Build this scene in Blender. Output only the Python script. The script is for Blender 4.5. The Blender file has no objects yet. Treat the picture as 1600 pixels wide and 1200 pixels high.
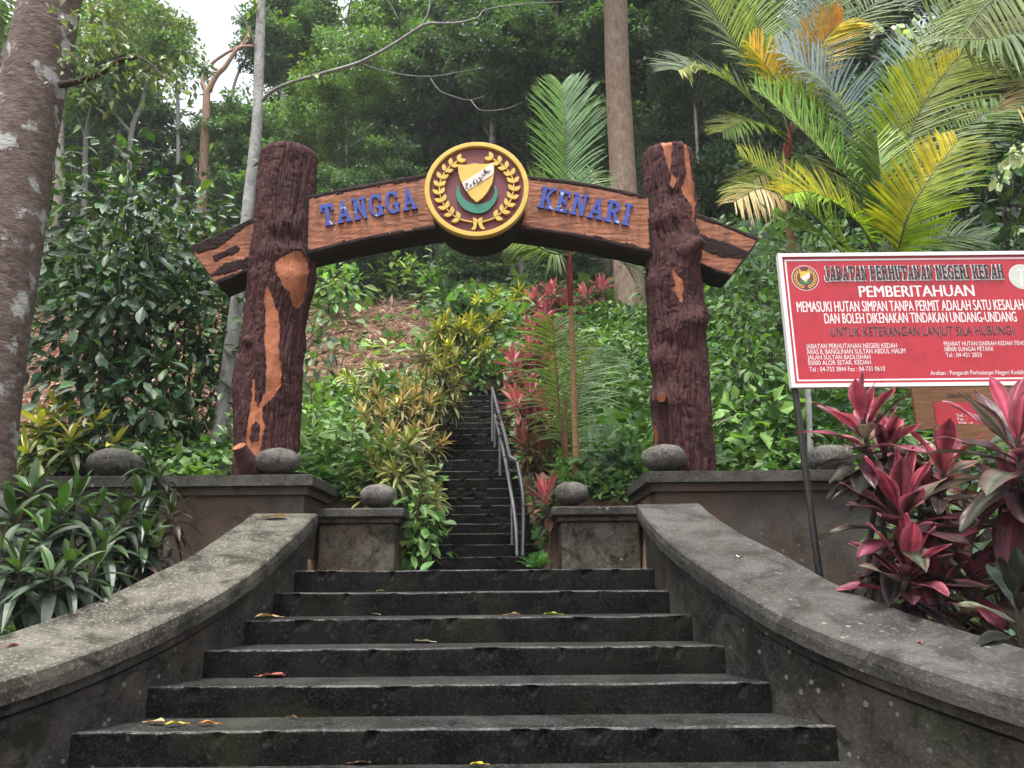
import bpy, math, random
import numpy as np
from mathutils import Matrix, Vector

rng = np.random.default_rng(7)
random.seed(7)
S = bpy.context.scene
C = S.collection

# ------------------------------------------------------------------ camera, sky, sun, exposure
FOC, EYE, PITCH, ROLL = 1200.0, 1.6, math.radians(14.5), math.radians(0.5)
_rt = np.array([1.0, 0, 0]); _up = np.array([0, -math.sin(PITCH), math.cos(PITCH)])
FWD = np.array([0, math.cos(PITCH), math.sin(PITCH)])
RT = _rt * math.cos(ROLL) - _up * math.sin(ROLL)
UP = _up * math.cos(ROLL) + _rt * math.sin(ROLL)
cam_d = bpy.data.cameras.new('camera'); cam = bpy.data.objects.new('camera', cam_d); C.objects.link(cam)
cam_d.sensor_width = 36.0; cam_d.lens = 36.0 * FOC / 1600.0
cam_d.clip_start = 0.05; cam_d.clip_end = 2000
cam.matrix_world = Matrix(((RT[0], UP[0], -FWD[0], 0), (RT[1], UP[1], -FWD[1], 0), (RT[2], UP[2], -FWD[2], EYE), (0, 0, 0, 1)))
S.camera = cam

SUN_EL, SUN_AZ = math.radians(74), math.radians(200)     # azimuth clockwise from +Y
world = bpy.data.worlds.new('World'); S.world = world; world.use_nodes = True
wn = world.node_tree; wn.nodes.clear()
sky = wn.nodes.new('ShaderNodeTexSky'); sky.sky_type = 'NISHITA'; sky.sun_disc = False
sky.sun_elevation = SUN_EL; sky.sun_rotation = SUN_AZ
sky.air_density = 1.0; sky.dust_density = 5.0; sky.ozone_density = 1.0
hs = wn.nodes.new('ShaderNodeHueSaturation'); hs.inputs['Saturation'].default_value = 0.22
bg = wn.nodes.new('ShaderNodeBackground'); bg.inputs['Strength'].default_value = 0.12
wo = wn.nodes.new('ShaderNodeOutputWorld')
wn.links.new(sky.outputs[0], hs.inputs['Color']); wn.links.new(hs.outputs[0], bg.inputs['Color']); wn.links.new(bg.outputs[0], wo.inputs['Surface'])
sun_d = bpy.data.lights.new('sun', 'SUN'); sun_d.energy = 1.5; sun_d.angle = math.radians(14); sun_d.color = (1.0, 0.96, 0.9)
sun = bpy.data.objects.new('sun', sun_d); C.objects.link(sun)
_sd = Vector((math.sin(SUN_AZ) * math.cos(SUN_EL), math.cos(SUN_AZ) * math.cos(SUN_EL), math.sin(SUN_EL)))
sun.rotation_euler = (-_sd).to_track_quat('-Z', 'Y').to_euler()
S.view_settings.view_transform = 'Standard'; S.view_settings.look = 'None'
S.view_settings.gamma = 1.0; S.view_settings.exposure = 1.9
S.render.engine = 'CYCLES'
S.cycles.use_denoising = True
S.cycles.max_bounces = 6; S.cycles.diffuse_bounces = 4; S.cycles.glossy_bounces = 2; S.cycles.transmission_bounces = 4
S.cycles.transparent_max_bounces = 4; S.cycles.volume_bounces = 0

# ------------------------------------------------------------------ helpers
def at(px, py, Y):
    v = FWD + RT * ((px - 800) / FOC) + UP * ((600 - py) / FOC)
    v = v * (Y / v[1]); return v + np.array([0, 0, EYE])

def proj(P):
    P = np.asarray(P, float) - np.array([0, 0, EYE]); d = P @ FWD
    return 800 + FOC * (P @ RT) / d, 600 - FOC * (P @ UP) / d

def _hash(ix, iy, iz):
    h = (ix.astype(np.int64) * 374761393 + iy.astype(np.int64) * 668265263 + iz.astype(np.int64) * 2147483647) & 0xFFFFFFFF
    h = ((h ^ (h >> 13)) * 1274126177) & 0xFFFFFFFF
    h = h ^ (h >> 16)
    return (h & 0xFFFF) / 65535.0

def vnoise(x, y, z=0.0):
    x = np.asarray(x, float); y = np.asarray(y, float) + 0 * x; z = np.asarray(z, float) + 0 * x
    ix, iy, iz = np.floor(x), np.floor(y), np.floor(z)
    fx, fy, fz = x - ix, y - iy, z - iz
    fx = fx * fx * (3 - 2 * fx); fy = fy * fy * (3 - 2 * fy); fz = fz * fz * (3 - 2 * fz)
    r = 0
    for a in (0, 1):
        for b in (0, 1):
            for c in (0, 1):
                w = (fx if a else 1 - fx) * (fy if b else 1 - fy) * (fz if c else 1 - fz)
                r = r + w * _hash(ix + a, iy + b, iz + c)
    return r * 2 - 1

def fbm(x, y, z=0.0, o=4):
    r = 0; a = 1.0; s = 0
    for k in range(o):
        f = 2.03 ** k
        r = r + a * vnoise(np.asarray(x) * f + 17 * k, np.asarray(y) * f + 5 * k, np.asarray(z) * f); s += a; a *= 0.5
    return r / s

def in_poly(px, py, poly):
    px = np.asarray(px); py = np.asarray(py); r = np.zeros(px.shape, bool); n = len(poly); j = n - 1
    for i in range(n):
        xi, yi = poly[i]; xj, yj = poly[j]
        with np.errstate(divide='ignore', invalid='ignore'):
            c = ((yi > py) != (yj > py)) & (px < (xj - xi) * (py - yi) / ((yj - yi) if yj != yi else 1e-9) + xi)
        r ^= c; j = i
    return r

def nrm(v):
    v = np.asarray(v, float); return v / np.maximum(np.linalg.norm(v, axis=-1, keepdims=True), 1e-9)

class MB:
    """collects arrays of vertices and faces and links them as one mesh object"""
    def __init__(self): self.v = []; self.f = []; self.c = []; self.n = 0; self.has_c = False
    def add(self, V, F, col=None, mi=0):
        V = np.asarray(V, float).reshape(-1, 3); F = np.asarray(F, int)
        if F.ndim == 1: F = F[None]
        mi = np.broadcast_to(np.asarray(mi, int), (len(F),))
        self.v.append(V); self.f.append((F + self.n, mi)); self.n += len(V)
        if col is None: self.c.append(np.ones((len(V), 3)))
        else:
            self.has_c = True; self.c.append(np.broadcast_to(np.asarray(col, float), (len(V), 3)))
    def mesh(self, name, mats, smooth=False):
        V = np.concatenate(self.v); me = bpy.data.meshes.new(name)
        loops = np.concatenate([f.ravel() for f, _ in self.f])
        tot = np.concatenate([np.full(len(f), f.shape[1]) for f, _ in self.f])
        st = np.concatenate([[0], np.cumsum(tot)[:-1]])
        me.vertices.add(len(V)); me.vertices.foreach_set('co', V.astype(np.float32).ravel())
        me.loops.add(len(loops)); me.loops.foreach_set('vertex_index', loops.astype(np.int32))
        me.polygons.add(len(tot)); me.polygons.foreach_set('loop_start', st.astype(np.int32))
        if not isinstance(mats, (list, tuple)): mats = [mats]
        for m in mats: me.materials.append(m)
        me.polygons.foreach_set('material_index', np.concatenate([m for _, m in self.f]).astype(np.int32))
        me.polygons.foreach_set('use_smooth', np.full(len(tot), bool(smooth)))
        me.update(calc_edges=True)
        if self.has_c:
            a = me.attributes.new('tint', 'FLOAT_COLOR', 'POINT')
            c = np.concatenate(self.c); c = np.concatenate([c, np.ones((len(c), 1))], 1)
            a.data.foreach_set('color', c.astype(np.float32).ravel())
        return me
    def build(self, name, mats, parent=None, smooth=False):
        o = bpy.data.objects.new(name, self.mesh(name, mats, smooth)); C.objects.link(o)
        if parent is not None: o.parent = parent; 
        if parent is not None: o.matrix_parent_inverse = Matrix.Translation(-Vector(parent.location))
        return o

def tag(o, label=None, cat=None, group=None, kind=None):
    if label: o['label'] = label
    if cat: o['category'] = cat
    if group: o['group'] = group
    if kind: o['kind'] = kind
    return o

def thing(name, label, cat, loc=(0, 0, 0), group=None):
    o = bpy.data.objects.new(name, None); C.objects.link(o); o.location = tuple(float(a) for a in loc)
    o.empty_display_size = 0.1
    return tag(o, label, cat, group)

def copy_tree(o, parent=None):
    c = o.copy(); C.objects.link(c)
    if parent is not None: c.parent = parent
    for ch in list(o.children): copy_tree(ch, c)
    return c

def grid_faces(nu, nv, wrap=False):
    """faces for a (nu x nv) vertex grid, v fastest; wrap closes v"""
    i = np.arange(nu - 1)[:, None]; j = np.arange(nv if wrap else nv - 1)[None]
    j2 = (j + 1) % nv
    return np.stack([i * nv + j, i * nv + j2, (i + 1) * nv + j2, (i + 1) * nv + j], -1).reshape(-1, 4)

def smooth_path(pts, n):
    pts = np.asarray(pts, float)
    if len(pts) == 2: t = np.linspace(0, 1, n)[:, None]; return pts[0] * (1 - t) + pts[1] * t
    P = np.concatenate([[2 * pts[0] - pts[1]], pts, [2 * pts[-1] - pts[-2]]])
    u = np.linspace(0, len(pts) - 1 - 1e-6, n); k = u.astype(int); f = (u - k)[:, None]
    a, b, c, d = P[k], P[k + 1], P[k + 2], P[k + 3]
    return 0.5 * (2 * b + (c - a) * f + (2 * a - 5 * b + 4 * c - d) * f ** 2 + (3 * b - a - 3 * c + d) * f ** 3)

def tube(mb, pts, radii, seg=10, n=None, rough=0.0, fr=6.0, cap=True, col=None, mi=0):
    pts = np.asarray(pts, float); n = n or len(pts)
    P = smooth_path(pts, n); r = np.interp(np.linspace(0, 1, n), np.linspace(0, 1, len(np.atleast_1d(radii))) if np.ndim(radii) else [0, 1], radii if np.ndim(radii) else [radii, radii])
    T = nrm(np.gradient(P, axis=0))
    ref = np.array([0, 0, 1.0]) if abs(T[:, 2]).mean() < 0.8 else np.array([0, 1.0, 0])
    A = nrm(np.cross(T, ref)); B = np.cross(T, A)
    th = np.linspace(0, 2 * np.pi, seg, endpoint=False)
    D = A[:, None] * np.cos(th)[None, :, None] + B[:, None] * np.sin(th)[None, :, None]
    rr = np.repeat(r[:, None], seg, 1)
    if rough:
        Q = P[:, None] + D * rr[..., None]
        rr = rr * (1 + rough * fbm(Q[..., 0] * fr, Q[..., 1] * fr, Q[..., 2] * fr * 0.5, 3))
    V = (P[:, None] + D * rr[..., None]).reshape(-1, 3)
    mb.add(V, grid_faces(n, seg, True), col, mi)
    if cap:
        mb.add(V[-seg:], np.arange(seg), col, mi); mb.add(V[:seg], np.arange(seg)[::-1], col, mi)

def box(mb, x0, x1, y0, y1, z0, z1, mi=0, bev=0.0):
    if not bev:
        V = [(x, y, z) for x in (x0, x1) for y in (y0, y1) for z in (z0, z1)]
        F = [(0, 1, 3, 2), (4, 6, 7, 5), (0, 4, 5, 1), (2, 3, 7, 6), (0, 2, 6, 4), (1, 5, 7, 3)]
        mb.add(V, F, None, mi); return
    b = bev   # chamfered vertical profile extruded along x with chamfered ends
    pr = [(y0 + b, z0), (y1 - b, z0), (y1, z0 + b), (y1, z1 - b), (y1 - b, z1), (y0 + b, z1), (y0, z1 - b), (y0, z0 + b)]
    yc, zc = (y0 + y1) / 2, (z0 + z1) / 2
    V = []
    for x, s in ((x0, 1), (x0 + b, 0), (x1 - b, 0), (x1, 1)):
        for y, z in pr:
            if s: y = y + (b if y < yc else -b) * 0.7; z = z + (b if z < zc else -b) * 0.7
            V.append((x, y, z))
    mb.add(V, grid_faces(4, 8, True), None, mi)
    mb.add(V[:8], np.arange(8), None, mi); mb.add(V[-8:], np.arange(8)[::-1], None, mi)

BR_V = np.array([(0, 0, 0), (-.5, .42, .09), (.5, .42, .09), (0, .5, -.02), (0, 1, -.1)])
BR_F = np.array([(0, 3, 1), (3, 4, 1), (0, 2, 3), (3, 2, 4)])
def leaves(mb, P, D, N, L, W, col, mi=0):
    """many folded broad leaves: base points P, directions D, normals N, lengths, widths, colours"""
    D = nrm(D); Sd = nrm(np.cross(D, N)); Nn = np.cross(Sd, D); n = len(P)
    L = np.broadcast_to(L, (n,)); W = np.broadcast_to(W, (n,))
    V = P[:, None] + L[:, None, None] * (BR_V[None, :, 1:2] * D[:, None] + BR_V[None, :, 2:3] * Nn[:, None]) + W[:, None, None] * BR_V[None, :, 0:1] * Sd[:, None]
    F = (BR_F[None] + (np.arange(n) * 5)[:, None, None]).reshape(-1, 3)
    c = np.repeat(np.broadcast_to(np.asarray(col, float), (n, 3)), 5, 0)
    mb.add(V.reshape(-1, 3), F, c, mi)

PROF = {'lance': lambda t: np.where(t < .06, .35, 1) * np.clip(np.sin(np.pi * np.clip(t * .82 + .18, 0, 1)) ** .9, 0, 1),
        'broad': lambda t: np.where(t < .16, .12, np.clip(np.sin(np.pi * np.clip((t - .1) / .9, 0, 1)) ** .75, 0, 1)),
        'strap': lambda t: np.where(t < .05, .6, np.clip((1 - t) * 3.2, 0, 1) ** .7)}
def blades(mb, P, D, N, L, W, droop, col, edge=None, prof='lance', rows=6, cols=3, fold=.3, mi=0, epow=1.5, wave=0.0, stripe=0.0):
    """long leaves with a real curve: drooping centre line, folded midrib, own margin colour"""
    D = nrm(D); Sd = nrm(np.cross(D, N)); Nn = np.cross(Sd, D); n = len(P)
    L = np.broadcast_to(L, (n,)).astype(float); W = np.broadcast_to(W, (n,)).astype(float); droop = np.broadcast_to(droop, (n,)).astype(float)
    t = np.linspace(0, 1, rows); w = PROF[prof](t); s = np.linspace(-1, 1, cols)
    ctr = P[:, None] + (L[:, None] * t)[..., None] * D[:, None]
    ctr = ctr - (droop[:, None] * L[:, None] * t ** 2)[..., None] * np.array([0, 0, 1.0])
    half = (W[:, None] / 2 * w[None])[..., None] * s
    V = ctr[:, :, None] + half[..., None] * Sd[:, None, None] + (np.abs(half) * fold)[..., None] * Nn[:, None, None]
    if wave:
        ph = rng.uniform(0, 6.28, (n, 1, 1))
        V = V + (wave * W[:, None, None] * np.abs(s) * np.sin(t[None, :, None] * 9 + ph + s * 2))[..., None] * Nn[:, None, None]
    col = np.broadcast_to(np.asarray(col, float), (n, 3))[:, None, None] + 0 * V
    if edge is not None:
        e = np.broadcast_to(np.asarray(edge, float), (n, 3))[:, None, None]
        m = (np.abs(s) ** epow)[None, None, :, None]
        col = col * (1 - m) + e * m
    if stripe: col = np.clip(col * np.exp(rng.normal(0, stripe, (n, 1, cols, 1))) * np.exp(rng.normal(0, stripe * .4, (n, rows, 1, 1))), .002, .9)
    F = grid_faces(rows, cols); F = (F[None] + (np.arange(n) * rows * cols)[:, None, None]).reshape(-1, 4)
    mb.add(V.reshape(-1, 3), F, col.reshape(-1, 3), mi)

def extrude(mb, pts, depth, M, front=0.0, mi=0):
    """outline pts (u, v) -> plate: front face at w = front, back at front - depth; M maps (u, v, w) to world"""
    p = np.asarray(pts, float); n = len(p)
    a = 0.5 * np.sum(p[:, 0] * np.roll(p[:, 1], -1) - np.roll(p[:, 0], -1) * p[:, 1])
    if a < 0: p = p[::-1]
    f = M(np.c_[p, np.full(n, front)]); b = M(np.c_[p, np.full(n, front - depth)])
    i = np.arange(n); j = (i + 1) % n
    V = np.concatenate([f, b])
    mb.add(V, np.arange(n), None, mi)
    mb.add(V, np.stack([i, i + n, j + n, j], 1), None, mi)

def rand_dirs(n):
    v = rng.normal(size=(n, 3)); return nrm(v)

# ------------------------------------------------------------------ materials
class Mat:
    def __init__(self, name, rough=0.7, spec=0.4):
        self.m = bpy.data.materials.new(name); self.m.use_nodes = True; self.t = self.m.node_tree
        self.b = self.t.nodes['Principled BSDF']; self.b.inputs['Roughness'].default_value = rough
        self.b.inputs['Specular IOR Level'].default_value = spec
        self.co = self.t.nodes.new('ShaderNodeTexCoord').outputs['Object']
    def n(self, typ, **kw):
        x = self.t.nodes.new(typ)
        for k, v in kw.items():
            if k in x.inputs.keys(): self.set(x.inputs[k], v)
            else: setattr(x, k, v)
        return x
    def set(self, sock, v):
        if isinstance(v, bpy.types.NodeSocket): self.t.links.new(v, sock)
        else: sock.default_value = v
    def vec(self, sx, sy, sz):
        x = self.n('ShaderNodeMapping'); self.t.links.new(self.co, x.inputs['Vector']); x.inputs['Scale'].default_value = (sx, sy, sz); return x.outputs[0]
    def noise(self, scale, detail=4, rough=.6, dist=0.0, vec=None):
        x = self.n('ShaderNodeTexNoise', Scale=scale, Detail=detail, Roughness=rough, Distortion=dist)
        self.t.links.new(vec or self.co, x.inputs['Vector']); return x.outputs['Fac']
    def voro(self, scale, vec=None, feature='F1', rnd=1.0):
        x = self.n('ShaderNodeTexVoronoi', feature=feature, Scale=scale, Randomness=rnd); self.t.links.new(vec or self.co, x.inputs['Vector']); return x.outputs['Distance']
    def ramp(self, fac, *stops):
        x = self.n('ShaderNodeValToRGB'); self.t.links.new(fac, x.inputs[0]); e = x.color_ramp.elements
        while len(e) < len(stops): e.new(0.5)
        for k, (p, c) in enumerate(stops):
            e[k].position = p; e[k].color = (c, c, c, 1) if np.ndim(c) == 0 else (*c, 1)
        return x.outputs[0]
    def mix(self, fac, a, b, blend='MIX'):
        x = self.n('ShaderNodeMix', data_type='RGBA', blend_type=blend)
        self.set(x.inputs[0], fac)
        for s, v in ((x.inputs[6], a), (x.inputs[7], b)):
            self.set(s, v if isinstance(v, bpy.types.NodeSocket) else (*v, 1))
        return x.outputs[2]
    def math(self, op, a, b=0.0):
        x = self.n('ShaderNodeMath', operation=op); self.set(x.inputs[0], a); self.set(x.inputs[1], b); return x.outputs[0]
    def base(self, c):
        if isinstance(c, bpy.types.NodeSocket): self.t.links.new(c, self.b.inputs['Base Color'])
        else: self.b.inputs['Base Color'].default_value = (*c, 1)
        return self
    def bump(self, h, strength=.4, dist=.01):
        x = self.n('ShaderNodeBump', Strength=strength, Distance=dist); self.t.links.new(h, x.inputs['Height'])
        self.t.links.new(x.outputs[0], self.b.inputs['Normal']); return self

def leaf_mat(name, rough=.5, trans=.3, spec=.4, tcol=(1.3, 1.5, .5)):
    k = Mat(name, rough, spec)
    a = k.n('ShaderNodeAttribute', attribute_name='tint').outputs['Color']
    oi = k.n('ShaderNodeObjectInfo').outputs['Random']
    br = k.math('MULTIPLY_ADD', oi, .3); k.t.nodes[-1].inputs[2].default_value = .85
    var = k.ramp(k.noise(9, 2), (.3, .7), (.7, 1.25))
    c = k.mix(1.0, a, var, 'MULTIPLY')
    hsv = k.n('ShaderNodeHueSaturation'); k.t.links.new(c, hsv.inputs['Color']); k.t.links.new(br, hsv.inputs['Value'])
    c = hsv.outputs[0]
    k.base(c)
    tr = k.n('ShaderNodeBsdfTranslucent'); k.t.links.new(k.mix(1.0, c, tcol, 'MULTIPLY'), tr.inputs['Color'])
    ms = k.n('ShaderNodeMixShader'); ms.inputs[0].default_value = trans
    out = k.t.nodes['Material Output']
    k.t.links.new(k.b.outputs[0], ms.inputs[1]); k.t.links.new(tr.outputs[0], ms.inputs[2]); k.t.links.new(ms.outputs[0], out.inputs['Surface'])
    return k.m

LEAF = leaf_mat('leaf', .5, .3)
LEAF_GLOSSY = leaf_mat('glossy_leaf', .42, .2, .4)
LEAF_RED = leaf_mat('red_leaf', .4, .22, .4, (1.3, 1.0, 1.0))
DRY = leaf_mat('dry_leaf', .8, .15, .2, (1.1, 1, .9))

def concrete(name, dark, light, moss=.4, lichen=.6, scale=1.0, speck=.5, rough=.85, warm=(.30, .19, .12), warm_amt=.0, spec=.15):
    k = Mat(name, rough, spec)
    big = k.noise(1.7 * scale, 5, .65, .4)
    c = k.mix(k.ramp(big, (.38, 0), (.62, 1)), dark, light)
    fine = k.noise(55, 3, .7)
    c = k.mix(k.math('MULTIPLY', k.ramp(fine, (.52, 0), (.68, 1)), speck), c, tuple(min(1, a * 2.1 + .02) for a in light))
    grit = k.voro(140)
    c = k.mix(k.math('MULTIPLY', k.ramp(grit, (.05, 1), (.32, 0)), speck * .5), c, tuple(a * .45 for a in dark))
    if warm_amt:
        c = k.mix(k.math('MULTIPLY', k.ramp(k.noise(1.1, 4, .6, .5), (.45, 0), (.65, 1)), warm_amt), c, warm)
    if moss:
        mm = k.math('MULTIPLY', k.ramp(k.noise(2.6 * scale, 6, .72, .8), (.5, 0), (.62, 1)), moss)
        c = k.mix(mm, c, (.012, .012, .008))
        gm = k.math('MULTIPLY', k.ramp(k.noise(1.3, 5, .7, .3), (.55, 0), (.72, 1)), moss * .5)
        c = k.mix(gm, c, (.05, .06, .022))
    if lichen:
        warp = k.noise(14, 3)
        v = k.voro(11)
        sp = k.math('MULTIPLY', k.ramp(k.math('ADD', v, k.math('MULTIPLY', warp, .22)), (.23, 1), (.27, 0)), k.ramp(k.noise(.9, 2), (.5, 0), (.58, lichen)))
        c = k.mix(sp, c, (.17, .175, .15))
    k.base(c)
    h = k.math('ADD', k.math('MULTIPLY', fine, .5), k.math('MULTIPLY', big, .6))
    k.bump(h, .6, .02)
    return k.m

CONC_CAP = concrete('weathered_cap_concrete', (.036, .033, .026), (.10, .094, .078), .75, .5, 1.6, .75)
CONC_CAP_DK = concrete('smooth_cap_concrete', (.026, .024, .023), (.068, .065, .060), .6, .8, 1.3, .4)
CONC_WALL = concrete('stained_wall_concrete', (.008, .0075, .007), (.055, .050, .045), .9, .8, 1.5, .35, warm=(.070, .055, .044), warm_amt=.45)
CONC_UP = concrete('grey_wall_concrete', (.030, .028, .027), (.070, .066, .063), .6, .4, .9, .2, warm=(.085, .045, .024), warm_amt=.6)
CONC_PED = concrete('pedestal_concrete', (.022, .019, .015), (.095, .082, .066), .95, .9, 2.2, .35, warm=(.11, .07, .04), warm_amt=.4)
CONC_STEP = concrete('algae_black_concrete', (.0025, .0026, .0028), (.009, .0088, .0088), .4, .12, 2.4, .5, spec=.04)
CONC_TREAD = concrete('worn_skylit_tread_concrete', (.007, .007, .007), (.028, .0275, .0265), .6, .1, 1.5, .95, spec=.06)  # worn treads, with the sky light falling on them also put into the grey
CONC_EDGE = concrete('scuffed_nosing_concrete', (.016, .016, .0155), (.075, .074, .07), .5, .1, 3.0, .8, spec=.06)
STONE = concrete('boulder_stone', (.050, .046, .042), (.115, .108, .098), .5, .7, 3.0, .5)
CONC_LAND = concrete('landing_concrete', (.012, .012, .010), (.032, .031, .027), .6, .2, 1.0, .5)

def bark_sculpt(name, a, b, blk=(.012, .008, .008)):
    k = Mat(name, .8, .18)
    v = k.vec(1, 1, .13)
    g = k.math('ADD', k.math('MULTIPLY', k.noise(24, 5, .7, .8, v), .55), k.math('MULTIPLY', k.noise(70, 4, .7, .5, v), .45))
    c = k.mix(k.ramp(g, (.34, 0), (.66, 1)), a, b)
    c = k.mix(k.math('MULTIPLY', k.ramp(k.noise(2.3, 4, .6), (.5, 0), (.7, 1)), .5), c, blk)
    k.base(c); k.bump(g, 1.0, .045); return k.m
BARK_MAROON = bark_sculpt('maroon_painted_bark', (.022, .0088, .0095), (.105, .042, .042))
def orange(name, cols=((.22, .066, .027), (.33, .12, .055)), stain=.8):
    k = Mat(name, .7, .3)
    c = k.mix(k.ramp(k.noise(5, 5, .65, .5), (.35, 0), (.7, 1)), *cols)
    st = k.noise(9, 5, .7, .3, k.vec(1, 1, .22))
    c = k.mix(k.math('MULTIPLY', k.ramp(st, (.48, 0), (.72, 1)), stain), c, (.055, .026, .017))
    k.base(c); k.bump(k.noise(38, 4, .7), .5, .012); return k.m
ORANGE = orange('orange_painted_wood')
ORANGE_BEAM = orange('stained_orange_beam', ((.185, .060, .029), (.29, .112, .054)), .8)
DARK_EDGE = bark_sculpt('dark_beam_bark', (.010, .006, .0055), (.034, .016, .014))

def paint(name, col, dirt=.35, rough=.5, bump=.15):
    k = Mat(name, rough, .4)
    c = k.mix(k.math('MULTIPLY', k.ramp(k.noise(7, 6, .7, .4), (.48, 0), (.75, 1)), dirt), col, tuple(a * .35 for a in col))
    c = k.mix(k.math('MULTIPLY', k.ramp(k.noise(60, 3), (.5, 0), (.8, 1)), dirt * .5), c, tuple(min(1, a * 1.5 + .03) for a in col))
    k.base(c); k.bump(k.noise(45, 4), bump, .006); return k.m
MAROON = paint('maroon_paint', (.115, .016, .022), .3)
YELLOW = paint('yellow_paint', (.50, .34, .06), .4)
GREEN_P = paint('green_paint', (.012, .15, .095), .2)
WHITE_P = paint('white_paint', (.58, .50, .47), .25)
BLACK_P = paint('black_paint', (.015, .013, .016), .1)
RED_P = paint('sign_red', (.35, .018, .030), .45, .32, .03)
PALE_P = paint('sign_pale', (.60, .59, .60), .15, .4, .03)
def blue():
    k = Mat('peeling_blue_paint', .45, .4)
    f = k.ramp(k.noise(7, 5, .6, 1.0), (.63, 0), (.66, 1))
    k.base(k.mix(f, k.mix(k.noise(14, 3), (.008, .026, .19), (.017, .050, .31)), (.30, .38, .55))); k.bump(k.noise(40, 3), .3, .005); return k.m
BLUE = blue()
def metal(name, col, rust=.2, rough=.35, met=.8):
    k = Mat(name, rough, .5); k.b.inputs['Metallic'].default_value = met
    k.base(k.mix(k.math('MULTIPLY', k.ramp(k.noise(12, 5, .7), (.5, 0), (.7, 1)), rust), col, (.09, .045, .02))); return k.m
STEEL = metal('galvanised_pipe', (.22, .23, .25), .35)
POLE = metal('black_pole', (.022, .022, .022), .4, .45, .3)
def wood(name, a, b):
    k = Mat(name, .6, .3); v = k.vec(1.2, 6, 14)
    k.base(k.mix(k.ramp(k.noise(3, 5, .6, 1.0, v), (.3, 0), (.7, 1)), a, b)); k.bump(k.noise(8, 4, .6, .5, v), .3, .01); return k.m
WOOD = wood('varnished_board_wood', (.09, .038, .016), (.19, .095, .042))

def tree_bark(name, a, b, spot=(.5, .5, .47), amt=.4, sv=.25, sc=16, spot_scale=5):
    k = Mat(name, .85, .2)
    c = k.mix(k.ramp(k.noise(sc, 5, .65, .5, k.vec(1, 1, sv)), (.3, 0), (.7, 1)), a, b)
    s = k.ramp(k.noise(spot_scale, 5, .6, .3), (.56, 0), (.62, amt))
    c = k.mix(s, c, spot); k.base(c); k.bump(k.noise(sc * 1.3, 5, .65, .5, k.vec(1, 1, sv)), .8, .03); return k.m
BARK_RED = tree_bark('reddish_flaky_bark', (.050, .036, .030), (.145, .108, .094), (.30, .31, .30), .95, 1.6, 10, 4)
BARK_PALE = tree_bark('pale_lichen_bark', (.16, .16, .155), (.30, .30, .29), (.40, .41, .40), .5, .6, 12)
BARK_TAN = tree_bark('tan_plated_bark', (.13, .088, .064), (.25, .19, .145), (.32, .28, .23), .3, .3, 14)
BARK_GREY = tree_bark('forest_bark', (.13, .115, .10), (.33, .30, .27), (.42, .42, .38), .4, .4, 8)
BARK_DARK = tree_bark('dark_stem_bark', (.03, .024, .02), (.08, .065, .05), (.2, .2, .18), .2, .4, 20)
PALM_STEM = tree_bark('ringed_palm_stem', (.22, .115, .055), (.34, .21, .10), (.4, .38, .3), .3, 3.5, 9)
PALM_SHAFT = tree_bark('red_crownshaft', (.11, .016, .013), (.17, .034, .024), (.3, .1, .06), .2, .3, 10)

def soil():
    k = Mat('hill_soil', .95, .15)
    c = k.mix(k.ramp(k.noise(1.2, 6, .65, .4), (.35, 0), (.65, 1)), (.12, .068, .046), (.28, .175, .12))
    c = k.mix(k.ramp(k.noise(9, 5, .7), (.45, 0), (.7, .8)), c, (.06, .035, .02))
    c = k.mix(k.ramp(k.noise(.5, 4, .6), (.52, 0), (.62, .7)), c, (.045, .055, .02))
    k.base(c); k.bump(k.noise(14, 6, .7), 1.0, .08); return k.m
SOIL = soil()

# ------------------------------------------------------------------ terrain
RISE, D0, TREAD, ZL = 0.1612, 6.137, 0.399, 1.70
UP_PY = [870, 850.5, 833.5, 818, 803, 790, 777.6, 763, 748, 735.6, 718, 703, 692, 678.5, 669, 660, 651, 642.5, 634.5, 626, 617, 609]
UP_Y = [7.6 + .29 * k for k in range(len(UP_PY))]
UP_Z = [float(at(745, p, y)[2]) for p, y in zip(UP_PY, UP_Y)]
def stair_z(y): return np.interp(y, UP_Y, UP_Z)
def stair_x(y): return -.34 - .05 * (np.asarray(y) - 7.6)
def stair_hw(y): return np.interp(y, [7.6, 13.7], [.6, .48])
def ground(x, y):
    x = np.asarray(x, float); y = np.asarray(y, float) + 0 * x
    low = np.interp(y, [1.7, 6.5], [.02, 1.30])
    hill = np.maximum(2.46, np.where(y < UP_Y[-1], stair_z(y) + .12, UP_Z[-1] + .12 + .5 * (y - UP_Y[-1])))
    hill = np.where(y > 26, UP_Z[-1] + .12 + .5 * 11.7 + .27 * (y - 26), hill)
    hill = np.where(y > 70, UP_Z[-1] + .12 + .5 * 11.7 + .27 * 44 + .12 * (y - 70), hill)
    bump = .10 * fbm(x * .8, y * .8, 3.3, 3) * np.clip((y - 8.5) / 2, 0, 1) + .9 * fbm(x * .09, y * .09, 1.3, 3) * np.clip((y - 14) / 14, 0, 1)
    z = np.where(y < 6.8, low, hill + bump)
    land = (x > -1.8) & (x < 1.15) & (y > 6.45) & (y < 7.6)
    z = np.where(land, 1.45, z)
    e = np.clip((np.abs(x - stair_x(y)) - stair_hw(y)) / .22, 0, 1)
    cor = (y >= 7.5) & (y < 13.8)
    z = np.where(cor, np.minimum(z, (stair_z(y) - .3) * (1 - e) + z * e), z)
    return z
def gz(x, y): return float(ground(np.array([x]), np.array([y]))[0])

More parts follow.
